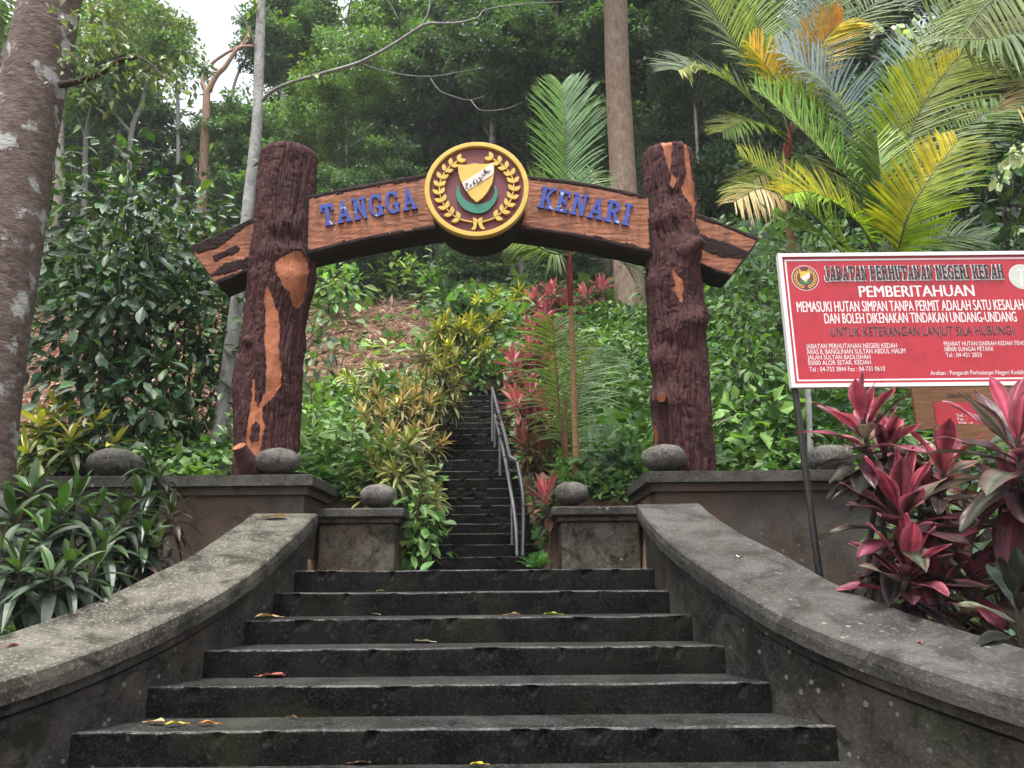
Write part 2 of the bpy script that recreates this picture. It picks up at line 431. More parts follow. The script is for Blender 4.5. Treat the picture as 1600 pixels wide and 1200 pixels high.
gx = np.unique(np.concatenate([np.linspace(-100, -20, 20), np.linspace(-20, -4, 45), np.linspace(-4, 4, 90), np.linspace(4, 20, 45), np.linspace(20, 100, 20)]))
gy = np.unique(np.concatenate([np.linspace(-30, 1, 12), np.linspace(1, 6.5, 30), [6.7, 6.82], np.linspace(6.95, 15, 90), np.linspace(15, 30, 70), np.linspace(30, 130, 40)]))
GX, GY = np.meshgrid(gx, gy, indexing='ij')
mb = MB(); mb.add(np.stack([GX, GY, ground(GX, GY)], -1).reshape(-1, 3), grid_faces(len(gx), len(gy))[:, ::-1])
tag(mb.build('hillside_ground', SOIL, smooth=True), kind='structure')

# ------------------------------------------------------------------ lower staircase, landing, upper flight
def rough_step(mb, x0, x1, yf, yb, zt, h, nx=120, amp=.011, seed=0):
    """one step: worn nosing; material 0 riser, 1 tread"""
    b = .012
    pr = [(yf + .004, zt - h - .25), (yf, zt - h * .5), (yf, zt - b * 1.6), (yf + .002, zt - b * .7), (yf + b * .7, zt - .002), (yf + b * 2.2, zt), ((yf + yb) / 2, zt), (yb, zt)]
    xs = np.linspace(x0, x1, nx); P = np.array(pr)
    V = np.zeros((nx, len(pr), 3)); V[..., 0] = xs[:, None]; V[..., 1] = P[None, :, 0]; V[..., 2] = P[None, :, 1]
    n1 = fbm(xs * 6, seed * 3.7, 0, 4); n2 = fbm(xs * 3 + 9, seed * 1.7, 5, 4)
    V[:, 1:6, 1] += (n1 * amp)[:, None]; V[:, 2:7, 2] += (n2 * amp * .8)[:, None]; V[:, 2:4, 1] += (np.maximum(0, fbm(xs * 14, seed, 7, 3) - .22) * .085)[:, None]
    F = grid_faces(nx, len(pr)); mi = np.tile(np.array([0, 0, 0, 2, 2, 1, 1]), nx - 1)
    mb.add(V.reshape(-1, 3), F, None, mi)
st = thing('concrete_staircase', 'broad dark concrete staircase with blackened risers rising between two flared walls', 'staircase', (-.3, 2.2, 0))
for n in range(0, 10):
    d = D0 - n * TREAD
    hw = 1.56 + max(0, 4.7 * (1 - math.sqrt(max(0, 1 - min(.95, max(0, (6.27 - d + TREAD) / 4.7)) ** 2)))) + .25
    if n <= 1: hw = 1.60
    m = MB(); rough_step(m, -.305 - hw, -.305 + hw, d, d + TREAD + .02 if n else d + .3, ZL - RISE * n, RISE, seed=n + 1)
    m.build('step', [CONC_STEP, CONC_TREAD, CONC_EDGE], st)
m = MB(); box(m, -1.9, 1.25, D0 + .28, 7.65, 1.3, ZL - .003)
tag(m.build('landing', CONC_LAND), kind='structure')
uf = thing('narrow_hill_staircase', 'steep narrow flight of black mossy steps climbing the hill beyond the landing', 'staircase', (-.36, 7.6, ZL))
for k in range(len(UP_PY)):
    y = UP_Y[k]; cx = float(stair_x(y)); hw = float(stair_hw(y)) + .03 * math.sin(k * 2.3)
    h = UP_Z[k] - (UP_Z[k - 1] if k else ZL)
    m = MB(); rough_step(m, cx - hw, cx + hw, y, y + .34, UP_Z[k], h, 50, .009, 20 + k)
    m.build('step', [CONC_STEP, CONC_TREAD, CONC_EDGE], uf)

# ------------------------------------------------------------------ flared side walls
def arc_pt(th, off, side):
    x = 1.09 + 4.7 * (1 - np.cos(th)) + off * np.cos(th); y = 6.27 - 4.7 * np.sin(th) + off * np.sin(th)
    return (x if side > 0 else -.61 - x), y
def flared_wall(side, tab, name, label, mat_cap):
    root = thing(name, label, 'wall', (arc_pt(.3, 0, side)[0], arc_pt(.3, 0, side)[1], .6))
    ths = np.linspace(-.055, 1.15, 130)
    zt = np.interp(ths, [a for a, _ in tab], [b for _, b in tab])
    k = np.ones(9) / 9; zt = np.convolve(np.pad(zt, 4, mode='edge'), k, 'valid')
    def sweep(mb, prof, nz=.004, seed=0):
        # prof: list of (off outward from the inner face, dz from the cap top or None -> absolute 0)
        V = np.zeros((len(ths), len(prof), 3))
        for j, (off, dz) in enumerate(prof):
            x, y = arc_pt(ths, off, side); V[:, j, 0] = x; V[:, j, 1] = y
            V[:, j, 2] = zt + dz + .24 * max(0, off) * np.clip(ths / .28, 0, 1) if dz > -1.4 else -.3
            V[:, j, 2] += nz * fbm(ths * 40 + seed, j * 1.3, seed, 3)
        F = grid_faces(len(ths), len(prof), True)
        if side > 0: F = F[:, ::-1]
        mb.add(V.reshape(-1, 3), F)
        mb.add(V[0], np.arange(len(prof))); mb.add(V[-1], np.arange(len(prof))[::-1])
    m = MB(); sweep(m, [(0, -2), (0, -.2), (.40, -.21), (.40, -2)], .001); m.build('wall_body', CONC_WALL, root)
    m = MB(); sweep(m, [(-.028, -.178), (-.028, -.13), (.43, -.155), (.43, -.2)], .002, 3); m.build('moulding', CONC_WALL, root)
    m = MB(); sweep(m, [(-.06, -.12), (-.066, -.06), (-.062, -.012), (-.05, 0), (.2, .002), (.46, .0), (.475, -.012), (.475, -.14), (.2, -.13)], .003, 8); m.build('cap', mat_cap, root)
    return root
TABR = [(-.06, 2.255), (.0, 2.16), (.06, 2.06), (.174, 1.85), (.316, 1.609), (.399, 1.455), (.489, 1.331), (.56, 1.25), (.618, 1.186), (.668, 1.134), (.8, 1.02), (1.0, .90), (1.15, .84)]
TABL = [(-.06, 2.20), (.0, 2.11), (.103, 1.913), (.201, 1.70), (.333, 1.471), (.425, 1.337), (.498, 1.247), (.558, 1.188), (.668, 1.10), (.8, .99), (1.0, .88), (1.15, .8)]
flared_wall(1, TABR, 'flared_stair_wall', 'curving concrete stair wall with smooth dark grey cap, running down below the red notice board', CONC_CAP_DK)
flared_wall(-1, TABL, 'flared_stair_wall', 'curving concrete stair wall with pale speckled rough cap, on the side of the leaning flaky trunk', CONC_CAP)

def upper_wall(x_in, x_out, yb_pier, name, label):
    s = 1 if x_out > x_in else -1
    root = thing(name, label, 'wall', (x_in + s * .5, 6.8, 1.2))
    def L(mb, o, z0, z1, bulge=0.0):
        # L-shaped plan: wall along x with a pier running back beside the landing
        xi = x_in - s * o; pl = [(xi, 6.6 - o), (x_out, 6.6 - o), (x_out, 7.07 + o), (x_in + s * (.9 + o), 7.07 + o), (x_in + s * (.9 + o), yb_pier + o), (xi, yb_pier + o)]
        # subdivided outline for slight unevenness
        pts = []
        for a, b in zip(pl, pl[1:] + pl[:1]):
            nseg = max(1, int(math.hypot(b[0] - a[0], b[1] - a[1]) / .12))
            for q in range(nseg): t = q / nseg; pts.append((a[0] + (b[0] - a[0]) * t, a[1] + (b[1] - a[1]) * t))
        P = np.array(pts); n = len(P); 
        if s < 0: P = P[::-1]
        w = .004 * fbm(P[:, 0] * 4, P[:, 1] * 4, z0 * 9, 3)
        lo = np.c_[P[:, 0], P[:, 1] + w, np.full(n, z0)]; mid = np.c_[P[:, 0], P[:, 1] + w, np.full(n, z1 - .012)]
        cen = P.mean(0); hi = np.c_[P + (cen - P) * .004, z1 + .003 * fbm(P[:, 0] * 5, P[:, 1] * 5, 2, 3)]
        V = np.concatenate([lo, mid, hi]); i = np.arange(n); j = (i + 1) % n
        for q in range(2): mb.add(V, np.stack([i + q * n, j + q * n, j + q * n + n, i + q * n + n], 1))
        mb.add(hi, np.arange(n)); mb.add(lo, np.arange(n)[::-1])
    m = MB(); L(m, 0, .9, 2.340); m.build('wall_body', CONC_UP, root)
    m = MB(); L(m, .035, 2.342, 2.413); m.build('moulding', CONC_UP, root)
    m = MB(); L(m, .085, 2.415, 2.508); m.build('cap', CONC_CAP_DK, root)
upper_wall(1.215, 9.0, 7.75, 'retaining_wall', 'grey retaining wall with flat cap carrying the plain patched archway post, behind the red notice board')
upper_wall(-1.785, -9.5, 7.4, 'retaining_wall', 'grey retaining wall with flat cap carrying the archway post with the long orange streak')

def pedestal(x0, x1, name, label):
    root = thing(name, label, 'pedestal', ((x0 + x1) / 2, 7.2, ZL))
    m = MB(); box(m, x0, x1, 6.99, 7.5, 1.5, 2.125, bev=.012); m.build('block', CONC_PED, root)
    m = MB(); box(m, x0 - .035, x1 + .035, 6.955, 7.535, 2.127, 2.172, bev=.008); m.build('moulding', CONC_PED, root)
    m = MB(); box(m, x0 - .085, x1 + .085, 6.905, 7.585, 2.174, 2.255, bev=.012); m.build('cap', CONC_CAP_DK, root)
pedestal(-1.74, -1.06, 'low_pedestal', 'low mossy concrete pedestal with slab top at foot of the variegated shrubs')
pedestal(.43, 1.13, 'low_pedestal', 'low tan stained concrete pedestal with slab top below the slender ringed palm')

def boulder(px, py, Y, rx, rz, seed, label):
    c = at(px, py, Y); nu, nv = 40, 64
    u = np.linspace(0, np.pi, nu)[:, None]; v = np.linspace(0, 2 * np.pi, nv, endpoint=False)[None]
    D = np.stack([np.sin(u) * np.cos(v), np.sin(u) * np.sin(v), np.cos(u) + 0 * v], -1)
    r = 1 + .08 * fbm(D[..., 0] * 1.6 + seed, D[..., 1] * 1.6, D[..., 2] * 1.6 + seed * 3, 3) + .006 * fbm(D[..., 0] * 14, D[..., 1] * 14, D[..., 2] * 14, 2)
    sq = np.sign(D[..., 2]) * np.abs(D[..., 2]) ** .85
    V = np.stack([D[..., 0] * rx * r, D[..., 1] * rx * .95 * r, sq * rz * r], -1) + c
    m = MB(); m.add(V.reshape(-1, 3), grid_faces(nu, nv, True)[:, ::-1]); o = m.build('round_boulder', STONE, smooth=True)
    tag(o, label, 'boulder', 'round stones set on the walls and pedestals'); return o
boulder(435, 721, 6.78, .197, .12, 1, 'rounded grey stone in front of the post with the long orange streak')
boulder(1037, 716, 6.78, .195, .122, 2, 'rounded grey stone in front of the post with the sawn round stub')
boulder(590, 775, 7.2, .164, .112, 3, 'small rounded stone on the low pedestal beside the variegated shrubs')
boulder(893, 771, 7.2, .157, .108, 4, 'small rounded stone on the low pedestal under the slender palm')
boulder(180, 724, 6.82, .235, .13, 5, 'wide flattened stone on the wall behind the green rosette plants')
boulder(1297, 718, 6.82, .197, .13, 6, 'rounded stone half hidden behind the leaning black sign pole and red leaves')

# ------------------------------------------------------------------ archway: two sculpted posts, arched beam, crest
ARCH_Y = 7.08
def px_poly(poly, ox, oy, s): return [(ox + s * a, oy + s * b) for a, b in poly]
LP = [px_poly([(385, 392), (405, 420), (413, 470), (412, 530), (400, 570), (383, 597), (365, 580), (355, 545), (335, 525), (320, 490), (305, 465), (308, 435), (330, 420), (360, 405)], 290, 210, .458),
      px_poly([(272, 505), (285, 520), (300, 570), (318, 620), (322, 680), (318, 740), (328, 800), (322, 860), (300, 895), (270, 915), (260, 940), (268, 985), (262, 1040), (250, 1105), (200, 1060), (200, 1040), (215, 960), (222, 900), (225, 840), (230, 825), (234, 850), (232, 900), (245, 925), (262, 895), (270, 870), (272, 800), (266, 700), (268, 600), (262, 540)], 290, 210, .458)]
LHOLE = px_poly([(235, 980), (250, 990), (250, 1040), (225, 1052), (215, 1040), (222, 1000)], 290, 210, .458)
RP = [px_poly(p, 980, 210, .458) for p in (
    [(112, 20), (152, 20), (152, 80), (148, 120), (172, 150), (160, 178), (145, 165), (148, 130), (135, 90), (125, 60)],
    [(195, 20), (212, 45), (218, 110), (230, 170), (235, 240), (230, 310), (222, 290), (215, 230), (190, 200), (185, 175), (200, 150), (205, 110), (195, 70)],
    [(155, 450), (172, 485), (192, 500), (190, 540), (185, 575), (175, 560), (163, 535), (147, 525), (162, 510), (152, 475)],
    [(78, 958), (95, 1000), (105, 1030), (100, 1060), (85, 1060), (80, 1010)])]
LKN = [(452, 350, .05, 26, 18), (455, 437, .06, 22, 30), (450, 392, .04, 30, 14), (392, 532, .035, 10, 7), (372, 600, .035, 16, 40), (489, 430, .03, 12, 40), (430, 372, -.03, 14, 12), (480, 545, .02, 9, 12)]
RKN = [(1050, 330, .05, 20, 16), (1028, 345, .04, 14, 12), (1075, 500, .06, 22, 16), (1050, 515, .045, 16, 14), (1095, 495, .04, 14, 18), (1030, 560, .04, 18, 20), (1060, 430, .03, 16, 30), (1080, 385, .06, 22, 20), (1032, 622, .05, 16, 14), (1062, 625, .035, 14, 14), (1022, 440, .035, 14, 18), (1052, 300, -.03, 10, 6), (1068, 545, -.03, 12, 14)]
def post(edges, patches, hole, knots, name, label, seed):
    ys = np.array([e[0] for e in edges], float)
    L3 = np.array([at(e[1], e[0], ARCH_Y) for e in edges]); R3 = np.array([at(e[2], e[0], ARCH_Y) for e in edges])
    ctr = (L3 + R3) / 2; rad = (R3[:, 0] - L3[:, 0]) / 2 * .985
    nz, nt = 540, 440
    o = np.argsort(ctr[:, 2]); zz = np.linspace(2.42, at(edges[0][1], edges[0][0] + 3, ARCH_Y - .16)[2] - .02, nz)
    cx = np.interp(zz, ctr[o][:, 2], ctr[o][:, 0]); rr = np.interp(zz, ctr[o][:, 2], rad[o])
    th = np.linspace(0, 2 * np.pi, nt, endpoint=False)
    Dx, Dy = np.cos(th), np.sin(th)
    Z = np.repeat(zz[:, None], nt, 1)
    base = np.stack([cx[:, None] + Dx * rr[:, None], ARCH_Y + Dy * rr[:, None], Z], -1)
    front = (Dy < .25)[None] & (Z > 0)
    px, py = proj(base.reshape(-1, 3)); px = px.reshape(nz, nt); py = py.reshape(nz, nt)
    jx = px + 3.2 * fbm(px * .12, py * .12, seed, 3); jy = py + 4 * fbm(px * .12, py * .12, seed + 9, 3)
    mask = np.zeros((nz, nt), bool)
    for p in patches: mask |= in_poly(jx, jy, p)
    if hole: mask &= ~in_poly(jx, jy, hole)
    mask &= front
    k = .0
    # bark: long vertical ridges that split and join, warped round the knots
    wob = .55 * fbm(Dx * 2 + seed, Dy * 2, Z * 1.6, 3)
    for kx, ky, a, sx, sy in knots: 
        g = np.exp(-(((px - kx) / (sx * 1.5)) ** 2 + ((py - ky) / (sy * 1.5)) ** 2)) * front; wob = wob + g * .5 * np.sign(px - kx)
    q = th[None] + wob * .22
    c1, s1 = np.cos(q) * rr[:, None], np.sin(q) * rr[:, None]
    g1 = 1 - np.abs(fbm(c1 * 17 + seed, s1 * 17, Z * 1.7, 3)) * 3.0
    g2 = 1 - np.abs(fbm(c1 * 42 + seed, s1 * 42, Z * 3.6 + 3, 2)) * 2.6
    crack = fbm(c1 * 14, s1 * 14, Z * 22, 3)
    lump = fbm(Dx * 1.3 + seed, Dy * 1.3, Z * 1.7, 3)
    bark = -.020 * np.clip(g1, 0, 1) ** 2 - .017 * np.clip(g2, 0, 1) ** 2 - .016 * np.clip(crack - .05, 0, 1) + .006 * fbm(c1 * 30, s1 * 30, Z * 30, 2)
    smooth_p = .016 * fbm(c1 * 7, s1 * 7, Z * 6, 5) - .022
    disp = .022 * lump + np.where(mask, smooth_p, bark)
    for kx, ky, a, sx, sy in knots: disp = disp + .85 * a * np.exp(-(((px - kx) / sx) ** 2 + ((py - ky) / sy) ** 2)) * front
    R = rr[:, None] + disp
    top = np.clip((zz - (zz[-1] - .06)) / .06, 0, 1); R = R * (1 - .10 * top ** 2)[:, None]
    V = np.stack([cx[:, None] + Dx * R, ARCH_Y + Dy * R, Z + .02 * fbm(Dx * 2, Dy * 2, seed, 3) * top[:, None]], -1)
    m = MB(); F = grid_faces(nz, nt, True)
    fm = mask[:-1] & mask[1:]; mi = fm.reshape(-1).astype(int)
    m.add(V.reshape(-1, 3), F, None, mi)
    # domed top, rings inward
    last = V[-1]; c = last.mean(0); rings = [last]
    for f, dz in ((.9, .012), (.6, .02), (.3, .02)): rings.append(c + (last - c) * f + np.array([0, 0, dz]) + np.c_[0 * th, 0 * th, .012 * fbm(last[:, 0] * 9, last[:, 1] * 9, f, 3)])
    m.add(np.concatenate(rings), grid_faces(4, nt, True)); m.add(rings[-1], np.arange(nt))
    root = thing(name, label, 'archway post', (cx[0], ARCH_Y, 2.5))
    m.build('trunk_column', [BARK_MAROON, ORANGE], root, smooth=True)
    return root
lp = post([(222, 411, 497), (300, 402, 494), (400, 391, 489), (440, 388, 490), (500, 382, 479), (600, 370, 472), (735, 362, 468), (790, 360, 467)],
          LP, LHOLE, LKN, 'sculpted_post', 'maroon bark post with long orange streak and orange knot, beside the pale thin trunk', 2.2)
rp = post([(222, 1000, 1080), (300, 1003, 1086), (390, 1008, 1096), (500, 1011, 1103), (600, 1016, 1110), (735, 1022, 1119), (790, 1023, 1121)],
          RP, None, RKN, 'sculpted_post', 'maroon bark post with orange stripes at its top and a sawn round stub low down', 7.7)
def stub(px0, py0, Y0, px1, py1, Y1, r0, r1, root, endcol):
    m = MB(); a, b = at(px0, py0, Y0), at(px1, py1, Y1)
    tube(m, [a, (a + b) / 2, b], [r0, (r0 + r1) * .5, r1], 26, 14, .16, 16, cap=False); V = m.v[-1][-26:]; 
    m.add(V, np.arange(26), None, 1); m.build('branch_stub', [BARK_MAROON, endcol], root, smooth=False)
stub(405, 765, 6.93, 374, 697, 6.66, .145, .06, lp, ORANGE)
stub(1066, 398, 6.88, 1098, 374, 6.76, .13, .045, rp, BARK_MAROON)
stub(1035, 622, 6.92, 1033, 622, 6.70, .06, .036, rp, ORANGE)

# beam
PAIRS = [((296, 386), (338, 443)), ((340, 368), (362, 434)), ((395, 342), (395, 420)), ((490, 306), (488, 394)), ((570, 290), (573, 374)), ((660, 274), (664, 358)), ((745, 268), (745, 352)),
         ((826, 276), (824, 358)), ((920, 288), (918, 372)), ((1000, 306), (1006, 392)), ((1095, 337), (1097, 413)), ((1140, 354), (1120, 424)), ((1187, 374), (1143, 430))]
BY = 6.93
Tt = smooth_path([at(*a, BY) for a, b in PAIRS], 420); Bb = smooth_path([at(*b, BY) for a, b in PAIRS], 420)
nb = 36
t = np.linspace(0, 1, nb)[None, :, None]
FR = Tt[:, None] * (1 - t) + Bb[:, None] * t
fx, fy = proj(FR.reshape(-1, 3)); fx = fx.reshape(420, nb); fy = fy.reshape(420, nb)
j1 = fx + 1.5 * fbm(fx * .1, fy * .1, 1, 3); j2 = fy + 1.6 * fbm(fx * .1, fy * .1, 8, 3)
om = np.zeros(fx.shape, bool)
for p in ([(480, 311), (570, 293.5), (690, 273), (690, 351), (573, 369), (480, 391)], [(805, 275), (920, 291.5), (1015, 311), (1015, 390), (918, 367), (805, 351)],
          [(300, 391), (345, 371), (400, 345), (400, 412), (362, 430), (336, 440)], [(1085, 338), (1140, 357), (1184, 376), (1143, 428), (1120, 420), (1090, 410)]): om |= in_poly(j1, j2, p)
for p in ([(300, 391), (345, 371), (384, 352), (340, 386), (310, 396)], [(330, 400), (372, 382), (374, 391), (335, 408)], [(328, 432), (350, 412), (400, 400), (400, 412), (352, 428)], [(1090, 365), (1135, 380), (1172, 394), (1160, 404), (1130, 402), (1090, 386)]): om &= ~in_poly(j1, j2, p)
FR[..., 1] += np.where(om, .005, 0) + .005 * fbm(fx * .05, fy * .3, 3, 3)
m = MB(); mi = (om[:-1, :-1] & om[1:, 1:]).reshape(-1).astype(int)
m.add(FR.reshape(-1, 3), grid_faces(420, nb)[:, ::-1], None, mi)
# top, underside and back as a rounded sweep
prof = [(0, 0, 0), (.0, -.006, .018), (.02, .04, .03), (.2, .3, .035), (.36, .36, .02), (.38, .38, -.05)]
ring = []
for q in range(420):
    a, b = FR[q, 0], FR[q, -1]; u = nrm(a - b); dn = lambda dy, du, p: p + np.array([0, dy, 0]) + u * du
    ring.append([a, dn(.012, .02, a), dn(.06, .03, a), dn(.30, .03, a), dn(.36, .0, a), dn(.37, -.05, a), dn(.37, .06, b), dn(.34, .0, b), dn(.27, -.045, b), dn(.1, -.05, b), dn(.03, -.03, b), b])
ring = np.array(ring); ring[:, 1:-1] += (.022 * fbm(ring[:, 1:-1, 0] * 5, ring[:, 1:-1, 1] * 8, ring[:, 1:-1, 2] * 5, 3))[..., None] * np.array([0, .3, 1])
m.add(ring.reshape(-1, 3), grid_faces(420, 12), None, 0); m.add(ring[0], np.arange(12), None, 0); m.add(ring[-1], np.arange(12)[::-1], None, 0)
beam = thing('arched_beam', 'arched orange wooden beam lettered in blue, spanning the two bark posts', 'beam', at(745, 345, BY))
m.build('timber', [DARK_EDGE, ORANGE_BEAM], beam)

# slab serif letters drawn as overlapping solid strokes in a unit box (width, strokes)
def arcband(cx, cy, rx, ry, a0, a1, w, wy=None, n=16):
    a = np.radians(np.linspace(a0, a1, n)); wy = wy or w
    o = [(cx + rx * math.cos(q), cy + ry * math.sin(q)) for q in a]; i = [(cx + (rx - w) * math.cos(q), cy + (ry - wy) * math.sin(q)) for q in a]
    return o + i[::-1]
def rect(x0, y0, x1, y1): return [(x0, y0), (x1, y0), (x1, y1), (x0, y1)]
GL = {
 'T': (.86, [rect(.32, 0, .54, 1), rect(0, .84, .86, 1), rect(.2, 0, .66, .1), [(0, .84), (0, .66), (.08, .66), (.14, .84)], [(.72, .84), (.78, .66), (.86, .66), (.86, .84)]]),
 'A': (.95, [[(.06, 0), (.26, 0), (.52, .86), (.54, 1), (.4, 1)], [(.66, 0), (.9, 0), (.6, 1), (.42, 1)], rect(.25, .26, .72, .4), rect(0, 0, .36, .1), rect(.58, 0, .96, .1)]),
 'N': (.95, [rect(.1, 0, .26, 1), rect(.68, 0, .84, 1), [(.1, 1), (.34, 1), (.84, 0), (.64, 0)], rect(0, 0, .38, .1), rect(.56, .9, .96, 1), rect(0, .9, .3, 1)]),
 'G': (.92, [arcband(.46, .5, .45, .52, 42, 318, .2, .13, 26), rect(.6, .02, .84, .44), rect(.46, .36, .94, .46), rect(.72, .68, .84, 1)]),
 'K': (.95, [rect(.1, 0, .32, 1), rect(0, 0, .42, .1), rect(0, .9, .42, 1), [(.3, .42), (.42, .42), (.84, .94), (.62, .94)], [(.36, .52), (.54, .66), (.9, .06), (.66, .06)], rect(.54, 0, .96, .1), rect(.54, .9, .92, 1)]),
 'E': (.8, [rect(.1, 0, .32, 1), rect(0, 0, .78, .12), rect(0, .88, .76, 1), rect(.3, .45, .58, .57), rect(.5, .36, .58, .66), rect(.68, .1, .78, .3), rect(.66, .7, .76, .9)]),
 'R': (.95, [rect(.1, 0, .32, 1), rect(0, 0, .42, .1), rect(0, .88, .45, 1), arcband(.42, .72, .36, .28, -90, 90, .2, .12), rect(.3, .44, .45, .56), [(.4, .48), (.6, .5), (.88, .06), (.64, .06)], rect(.6, 0, .96, .1)]),
 'I': (.46, [rect(.12, 0, .34, 1), rect(0, 0, .46, .1), rect(0, .9, .46, 1)]),
 'J': (.6, [rect(.28, .2, .5, 1), rect(.14, .9, .62, 1), arcband(.2, .2, .3, .26, -180, 0, .2, .13), rect(-.1, .12, .1, .3)]),
 'B': (.9, [rect(.1, 0, .32, 1), rect(0, 0, .45, .12), rect(0, .88, .45, 1), rect(.3, .45, .48, .56), arcband(.42, .73, .34, .27, -90, 90, .2, .12), arcband(.44, .28, .42, .28, -90, 90, .2, .12)]),
 'P': (.88, [rect(.1, 0, .32, 1), rect(0, 0, .44, .1), rect(0, .88, .45, 1), arcband(.44, .7, .4, .3, -90, 90, .2, .12), rect(.3, .4, .47, .52)]),
 'H': (.98, [rect(.1, 0, .32, 1), rect(.66, 0, .88, 1), rect(.3, .44, .68, .56), rect(0, 0, .4, .1), rect(0, .9, .4, 1), rect(.58, 0, .98, .1), rect(.58, .9, .98, 1)]),
 'U': (.95, [rect(.1, .3, .32, 1), rect(.64, .3, .86, 1), arcband(.48, .3, .38, .31, -180, 0, .22, .13), rect(0, .9, .42, 1), rect(.56, .9, .96, 1)]),
 'D': (.95, [rect(.1, 0, .32, 1), rect(0, 0, .46, .12), rect(0, .88, .46, 1), arcband(.44, .5, .47, .5, -90, 90, .22, .12, 20)]),
}
def stroke_letters(mb, text, M, depth, gap=.14, grow=0.0, mi=0, front=0.0):
    """lays text along u from 0; M maps (u in letter heights, v 0..1, w) to world. returns total width"""
    u = 0
    for ch in text:
        if ch == ' ': u += .45; continue
        w, ps = GL[ch]
        for q, p in enumerate(ps):
            P = np.array(p, float)
            if grow:
                c = P.mean(0); P = P + np.sign(P - c) * grow
            extrude(mb, P + np.array([u, 0]), depth, M, front + .0006 * q, mi)
        u += w + gap
    return u - gap
BLETTERS = {'T': 'peeling blue raised letter', 'K': 'blue raised letter'}
def beam_word(word, pts, hpx):
    """each letter is its own part: base-left pixel and base-right pixel of the letter row"""
    n = len(word); (xa, ya), (xb, yb) = pts
    ws = [GL[c][0] for c in word]; gap = .2; tot = sum(ws) + gap * (n - 1)
    u = 0
    for c, w in zip(word, ws):
        f0, f1 = u / tot, (u + w) / tot
        a = at(xa + (xb - xa) * f0, ya + (yb - ya) * f0, BY - .004); b = at(xa + (xb - xa) * f1, ya + (yb - ya) * f1, BY - .004)
        e = b - a; ue = e / w; up = np.array([-e[2], 0, e[0]]); up = up / np.linalg.norm(up)
        H = hpx
        m = MB(); extrude_M = lambda P, a=a, ue=ue, up=up: a + P[:, :1] * ue + P[:, 1:2] * H * up + P[:, 2:3] * np.array([0, -1.0, 0])
        for q, p in enumerate(GL[c][1]): extrude(m, np.array(p) + np.sign(np.array(p) - np.array(p).mean(0)) * np.array([.022, .008]), .05, extrude_M, .009 + .0008 * q)
        m.build('letter', BLUE, beam); u += w + gap
beam_word('TANGGA', [(505, 354), (652, 326)], .232)
beam_word('KENARI', [(840, 324), (982, 353)], .232)

# crest: thick drum with raised emblem
CY = 6.54
cc = at(745, 296, CY); CR = .491
crest = thing('round_crest', 'round maroon crest with yellow rim, laurel wreath, shield and green crescent on the beam centre', 'crest', cc)
def ring_sweep(mb, prof, n=120, rough=0.0, mi=0):
    a = np.linspace(0, 2 * np.pi, n, endpoint=False)
    V = np.array([[(cc[0] + r * math.cos(q), cc[1] + y, cc[2] + r * math.sin(q)) for q in a] for r, y in prof])
    if rough:
        V = V + rough * fbm(V[..., 0] * 8, V[..., 1] * 8, V[..., 2] * 8, 3)[..., None]
    mb.add(V.reshape(-1, 3), grid_faces(len(prof), n, True)[:, ::-1], None, mi)
m = MB(); ring_sweep(m, [(.40, .02), (CR - .004, .021), (CR - .002, .06), (CR - .012, .10), (CR - .03, .12), (CR - .03, .5), (CR - .06, .56), (.3, .57), (.01, .57)], 120, .006); m.build('drum', DARK_EDGE, crest)
m = MB(); ring_sweep(m, [(.002, .008), (CR - .04, .008)], 120); m.build('face_plate', MAROON, crest)
m = MB(); ring_sweep(m, [(CR - .05, .012), (CR - .048, -.018), (CR - .042, -.024), (CR - .006, -.024), (CR, -.018), (CR, .045)], 120, .002); m.build('rim', YELLOW, crest)
def cmap(P):
    P = np.asarray(P, float); return np.c_[cc[0] + P[:, 0], cc[1] - P[:, 2], cc[2] + P[:, 1]]
def cz(p): return ((p[0] - 660) / 525 * .494, -(p[1] - 535) / 455 * .494)
def dense(pts, n=6, closed=True):
    P = np.array([cz(p) for p in pts]); 
    if closed: P = np.concatenate([P, P[:1]])
    s = smooth_path(np.c_[P, 0 * P[:, :1]], len(pts) * n)[:, :2]; return s[:-1] if closed else s
m = MB(); co = dense([(472, 505), (455, 560), (462, 625), (500, 690), (560, 740), (665, 768), (750, 752), (820, 695), (862, 620), (866, 555), (845, 500)], 4, False)
ci = dense([(836, 515), (838, 570), (810, 632), (755, 668), (665, 682), (580, 660), (520, 615), (492, 560), (484, 510)], 4, False)
extrude(m, np.concatenate([co, ci]), .02, cmap, .016); m.build('crescent', GREEN_P, crest)
m = MB(); shp = [(468, 308), (515, 312), (560, 312), (600, 304), (640, 298), (690, 306), (740, 306), (790, 300), (832, 292), (835, 345), (833, 400), (815, 490), (770, 570), (720, 630), (660, 672), (600, 620), (540, 540), (495, 450), (475, 380)]
extrude(m, [cz(p) for p in shp], .036, cmap, .032); sh = m.build('shield', YELLOW, crest)
m = MB(); extrude(m, [cz(p) for p in [(515, 490), (827, 296), (830, 375), (820, 412), (560, 570), (537, 535)]], .006, cmap, .036); m.build('white_band', WHITE_P, sh)
